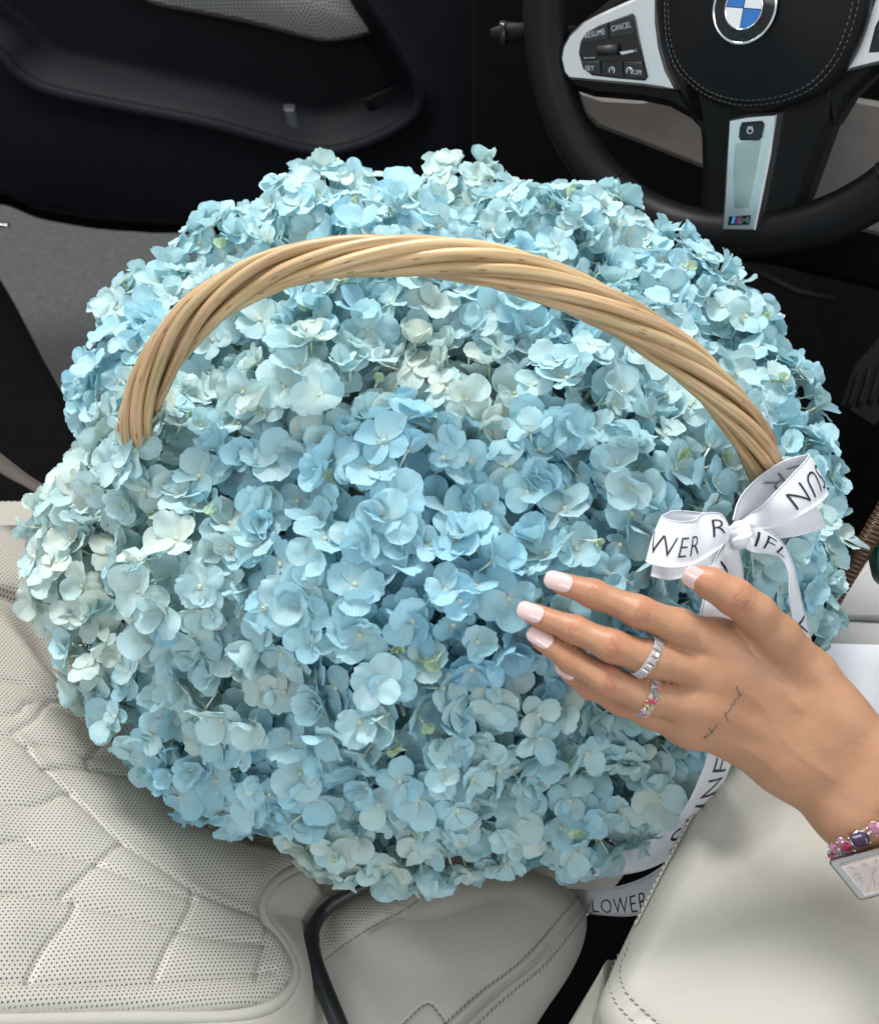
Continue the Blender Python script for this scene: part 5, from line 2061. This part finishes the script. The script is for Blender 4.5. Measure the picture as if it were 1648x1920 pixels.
def build_bracelet():
    path = [(1556, 1598), (1566, 1592), (1584, 1588), (1612, 1574), (1632, 1560), (1650, 1545), (1680, 1520), (1715, 1488)]
    Bc = thing('gem_bracelet', 'bracelet of pink, raspberry and dark purple stones in silver claws on the wrist', 'bracelet', SKIN(1600, 1580))
    spec = [((1567, 1592), 0.0060, 0.0048, 0.9, G_PINK), ((1585, 1588), 0.0052, 0.0050, 0.2, G_RED), ((1611, 1575), 0.0090, 0.0078, -0.5, G_PUR), ((1641, 1553), 0.0062, 0.0052, 0.6, G_PINK), ((1668, 1528), 0.0070, 0.006, 0.2, G_RED), ((1560, 1604), 0.0040, 0.0036, 0.2, G_RED), ((1578, 1602), 0.0032, 0.003, 0.4, G_CLEAR), ((1592, 1598), 0.0030, 0.003, 0.0, G_PINK), ((1578, 1578), .0034, .0030, .5, G_PINK)]
    parts = []
    cs = []
    for (x, y), L, W_, rot, m in spec:
        c = SKIN(x, y, 0.0022)
        if c is None:
            continue
        nn = nrm(-FW + 0.35 * (UP * -1) - 0.3 * RT)
        xx = RT * math.cos(rot) - UP * math.sin(rot)
        gv, gf = cut_gem(c, nn, xx, L, W_, 0.0028)
        obj('stone', gv, gf, m, Bc, False)
        yy = np.cross(nn, nrm(xx - nn * np.dot(xx, nn)))
        for sx in (-1, 1):
            for sy in (-1, 1):
                parts.append(ball(c + nrm(xx) * sx * L * 0.48 + yy * sy * W_ * 0.48 + nn * 0.0005, 0.0006))
        q = np.linspace(0, 2 * math.pi, 21)
        parts.append(tube(c - nn * 0.0010 + np.cos(q)[:, None] * xx * L * 0.47 + np.sin(q)[:, None] * yy * W_ * 0.47, 0.0005, 5, False))
        cs.append(c)
    link = crom(np.array([SKIN(x, y, 0.001) for x, y in path]), 60)
    for p in link[::1]:
        parts.append(ball(p, 0.0009))
    obj('claw_setting', *join(parts), M['rhod'], Bc)


build_bracelet()


def build_watch():
    A, Bp, Dp = pt(1556, 1618, .4560), pt(1613, 1690, .4500), pt(1650, 1592, .4480)
    e1 = nrm(Dp - A)
    n = nrm(np.cross(e1, Bp - A))
    if np.dot(n, CAM - A) < 0:
        n = -n
    e2 = nrm(Bp - A - e1 * np.dot(Bp - A, e1))
    wx, wy = 0.036, np.linalg.norm(Bp - A)
    sk = np.dot(Bp - A, e1)
    Wt = thing('wristwatch', 'rectangular steel wristwatch with pale pink dial hanging at the wrist', 'watch', A)

    def q(u, v, h=0.0):
        return A + e1 * (u * wx + v * sk) + e2 * (v * np.dot(Bp - A, e2)) + n * h

    def pl(l, h):
        return np.array([q(u, v, h) for u, v in l])

    case = pl([(0.01, -0.01), (1, 0), (1, 1), (0.03, 1.01), (-0.01, 0.97), (-0.02, 0.03)], 0.0)
    v, f = slab(case, n, 0.0065, 0.0009)
    C_ = obj('case', v, f, M['steel'], Wt, False)
    v, f = slab(pl([(0.09, 0.09), (0.62, 0.09), (0.62, 0.91), (0.09, 0.91)], 0.0004), n, 0.001, 0.0003)
    bz = obj('bezel', v, f, mat('dark_steel', (0.20, 0.20, 0.21), 0.25, 1.0), C_, False)
    v, f = slab(pl([(0.115, 0.12), (0.60, 0.12), (0.60, 0.88), (0.115, 0.88)], 0.0007), n, 0.001, 0.0001)
    D_ = obj('dial', v, f, mat('salmon_dial', (0.30, 0.20, 0.165), 0.45, 0.0), Wt, False)
    nm = []
    cx, cy = 0.36, 0.5
    for k in range(12):
        a = k * math.pi / 6
        dx, dy = math.sin(a), -math.cos(a)
        m_ = max(abs(dx) / 0.20, abs(dy) / 0.33)
        x1, y1 = cx + dx / m_ * 0.98, cy + dy / m_ * 0.98
        x0, y0 = cx + dx / m_ * 0.70, cy + dy / m_ * 0.70
        for o in ((-0.012, 0.012) if k % 3 else (-0.022, 0, 0.022)):
            nm.append(tube(np.array([q(x0 + o * dy, y0 + o * dx, 0.0009), q(x1 + o * dy, y1 + o * dx, 0.0009)]), 0.00012, 4))
    obj('numeral', *join(nm), M['ink'], D_)
    for (x, y, r) in ((0.46, 0.36, 0.0003), (0.30, 0.74, 0.00025)):
        v, f = tube(np.array([q(cx, cy, 0.0013), q(x, y, 0.0013)]), r, 6)
        obj('watch_hand', v, f, M['gloss'], D_)
    v, f = slab(pl([(0.10, 0.10), (0.61, 0.10), (0.61, 0.90), (0.10, 0.90)], 0.0026), n, 0.0006, 0.0003)
    obj('crystal', v, f, mat('watch_glass', (1, 1, 1), 0.02, 0.0, Transmission_Weight=1.0, IOR=1.45), Wt, False)
    # hinge bar and bracelet links behind the case
    v, f = tube(np.array([q(0.78, -0.05, 0.002), q(0.78, 1.02, 0.002)]), 0.0024, 14)
    obj('hinge_bar', v, f, M['chrome'], Wt)
    for k in range(5):
        v, f = slab(pl([(0.90 + k * 0.16, 0.08), (1.05 + k * 0.16, 0.08), (1.05 + k * 0.16, 0.92), (0.90 + k * 0.16, 0.92)], 0.003 - 0.0006 * k * k), n, 0.003, 0.0005)
        obj('bracelet_link', v, f, M['steel'], Wt, False)


build_watch()


# ------------------------------------------------------------------ card and handbag beyond the hand
def build_card():
    up = nrm([-0.15, -0.35, 1])
    o = np.array([0.35, 0.5, 0.178])
    out = [(1540, 1206), (1840, 1214), (1860, 1530), (1575, 1500)]
    P = np.array([on_plane(x, y, o, up) for x, y in out])
    v, f = slab(P, up, 0.0012, 0.0002)
    c = obj('greeting_card', v, f, grain_material('white_card', (0.83, 0.83, 0.87), 0.7, 800, 0.05, 0, 0.02), None, False)
    tag(c, 'plain white greeting card with tiny pink lettering behind the wrist', 'card')
    a = on_plane(1602, 1311, o + up * 0.0003, up)
    b = on_plane(1650, 1440, o + up * 0.0003, up)
    xd = nrm(b - a)
    yd = np.cross(up, xd)
    v, f = flat_text('SUNFLOWER', a, xd, yd, 0.0030, np.linalg.norm(b - a))
    obj('lettering', v, f, mat('pink_print', (0.75, 0.24, 0.38), 0.6), c, False)


build_card()


def build_bag():
    Bg = thing('handbag', 'brown braided handbag strap with teal bag on the passenger seat', 'handbag', pt(1660, 1090, 0.66))
    P = crom(pts([(1545, 1155, 0.685), (1566, 1115, 0.68), (1600, 1058, 0.67), (1641, 990, 0.66), (1690, 905, 0.65)]), 80)
    T, N, B = frames(P, -FW)
    v, f = tube(P, 0.0056, 12, flat=1.0)
    obj('strap', v, f, grain_material('brown_leather', (0.055, 0.024, 0.011), 0.4, 500, 0.5, 0, 0.5), Bg)
    L = np.linspace(0, 1, 400)
    Pi = np.stack([np.interp(L, np.linspace(0, 1, 80), P[:, k]) for k in range(3)], -1)
    T, N, B = frames(Pi, -FW)
    for s in (1, -1):
        for ph in (0, math.pi):
            w_ = L * 2 * math.pi * 16 * s + ph
            C_ = Pi + N * (0.0056 * np.cos(w_))[:, None] + B * (0.0056 * np.sin(w_))[:, None]
            v, f = tube(C_, 0.0013, 6)
            obj('braid_strand', v, f, grain_material('brown_braid', (0.075, 0.034, 0.016), 0.35, 700, 0.3), Bg)
    for (x, y) in ((1613, 1032), (1618, 1023), (1632, 1006), (1572, 1098)):
        c = pt(x, y, 0.6585 - (1641 - x) * -0.0002)
        qq = np.linspace(0, 2 * math.pi, 15)
        v, f = tube(c + 0.0013 * (np.cos(qq)[:, None] * RT + np.sin(qq)[:, None] * UP), 0.0004, 5, False)
        obj('stud', v, f, mat('bronze', (0.55, 0.36, 0.20), 0.3, 1.0), Bg)
    n2 = nrm([-0.3, -0.6, 0.7])
    oo = pt(1665, 1040, 0.655)
    w_ = np.array([on_plane(x, y, oo, n2) for x, y in [(1645, 1000), (1660, 975), (1730, 950), (1850, 980), (1860, 1110), (1760, 1120), (1670, 1105), (1648, 1070)]])
    v, f = pillow(w_, n2, 0.006, 0.05, rings=10, dome=0.004, n=100)
    obj('bag_body', v, f, grain_material('teal_leather', (0.012, 0.10, 0.085), 0.4, 500, 0.4), Bg)


build_bag()
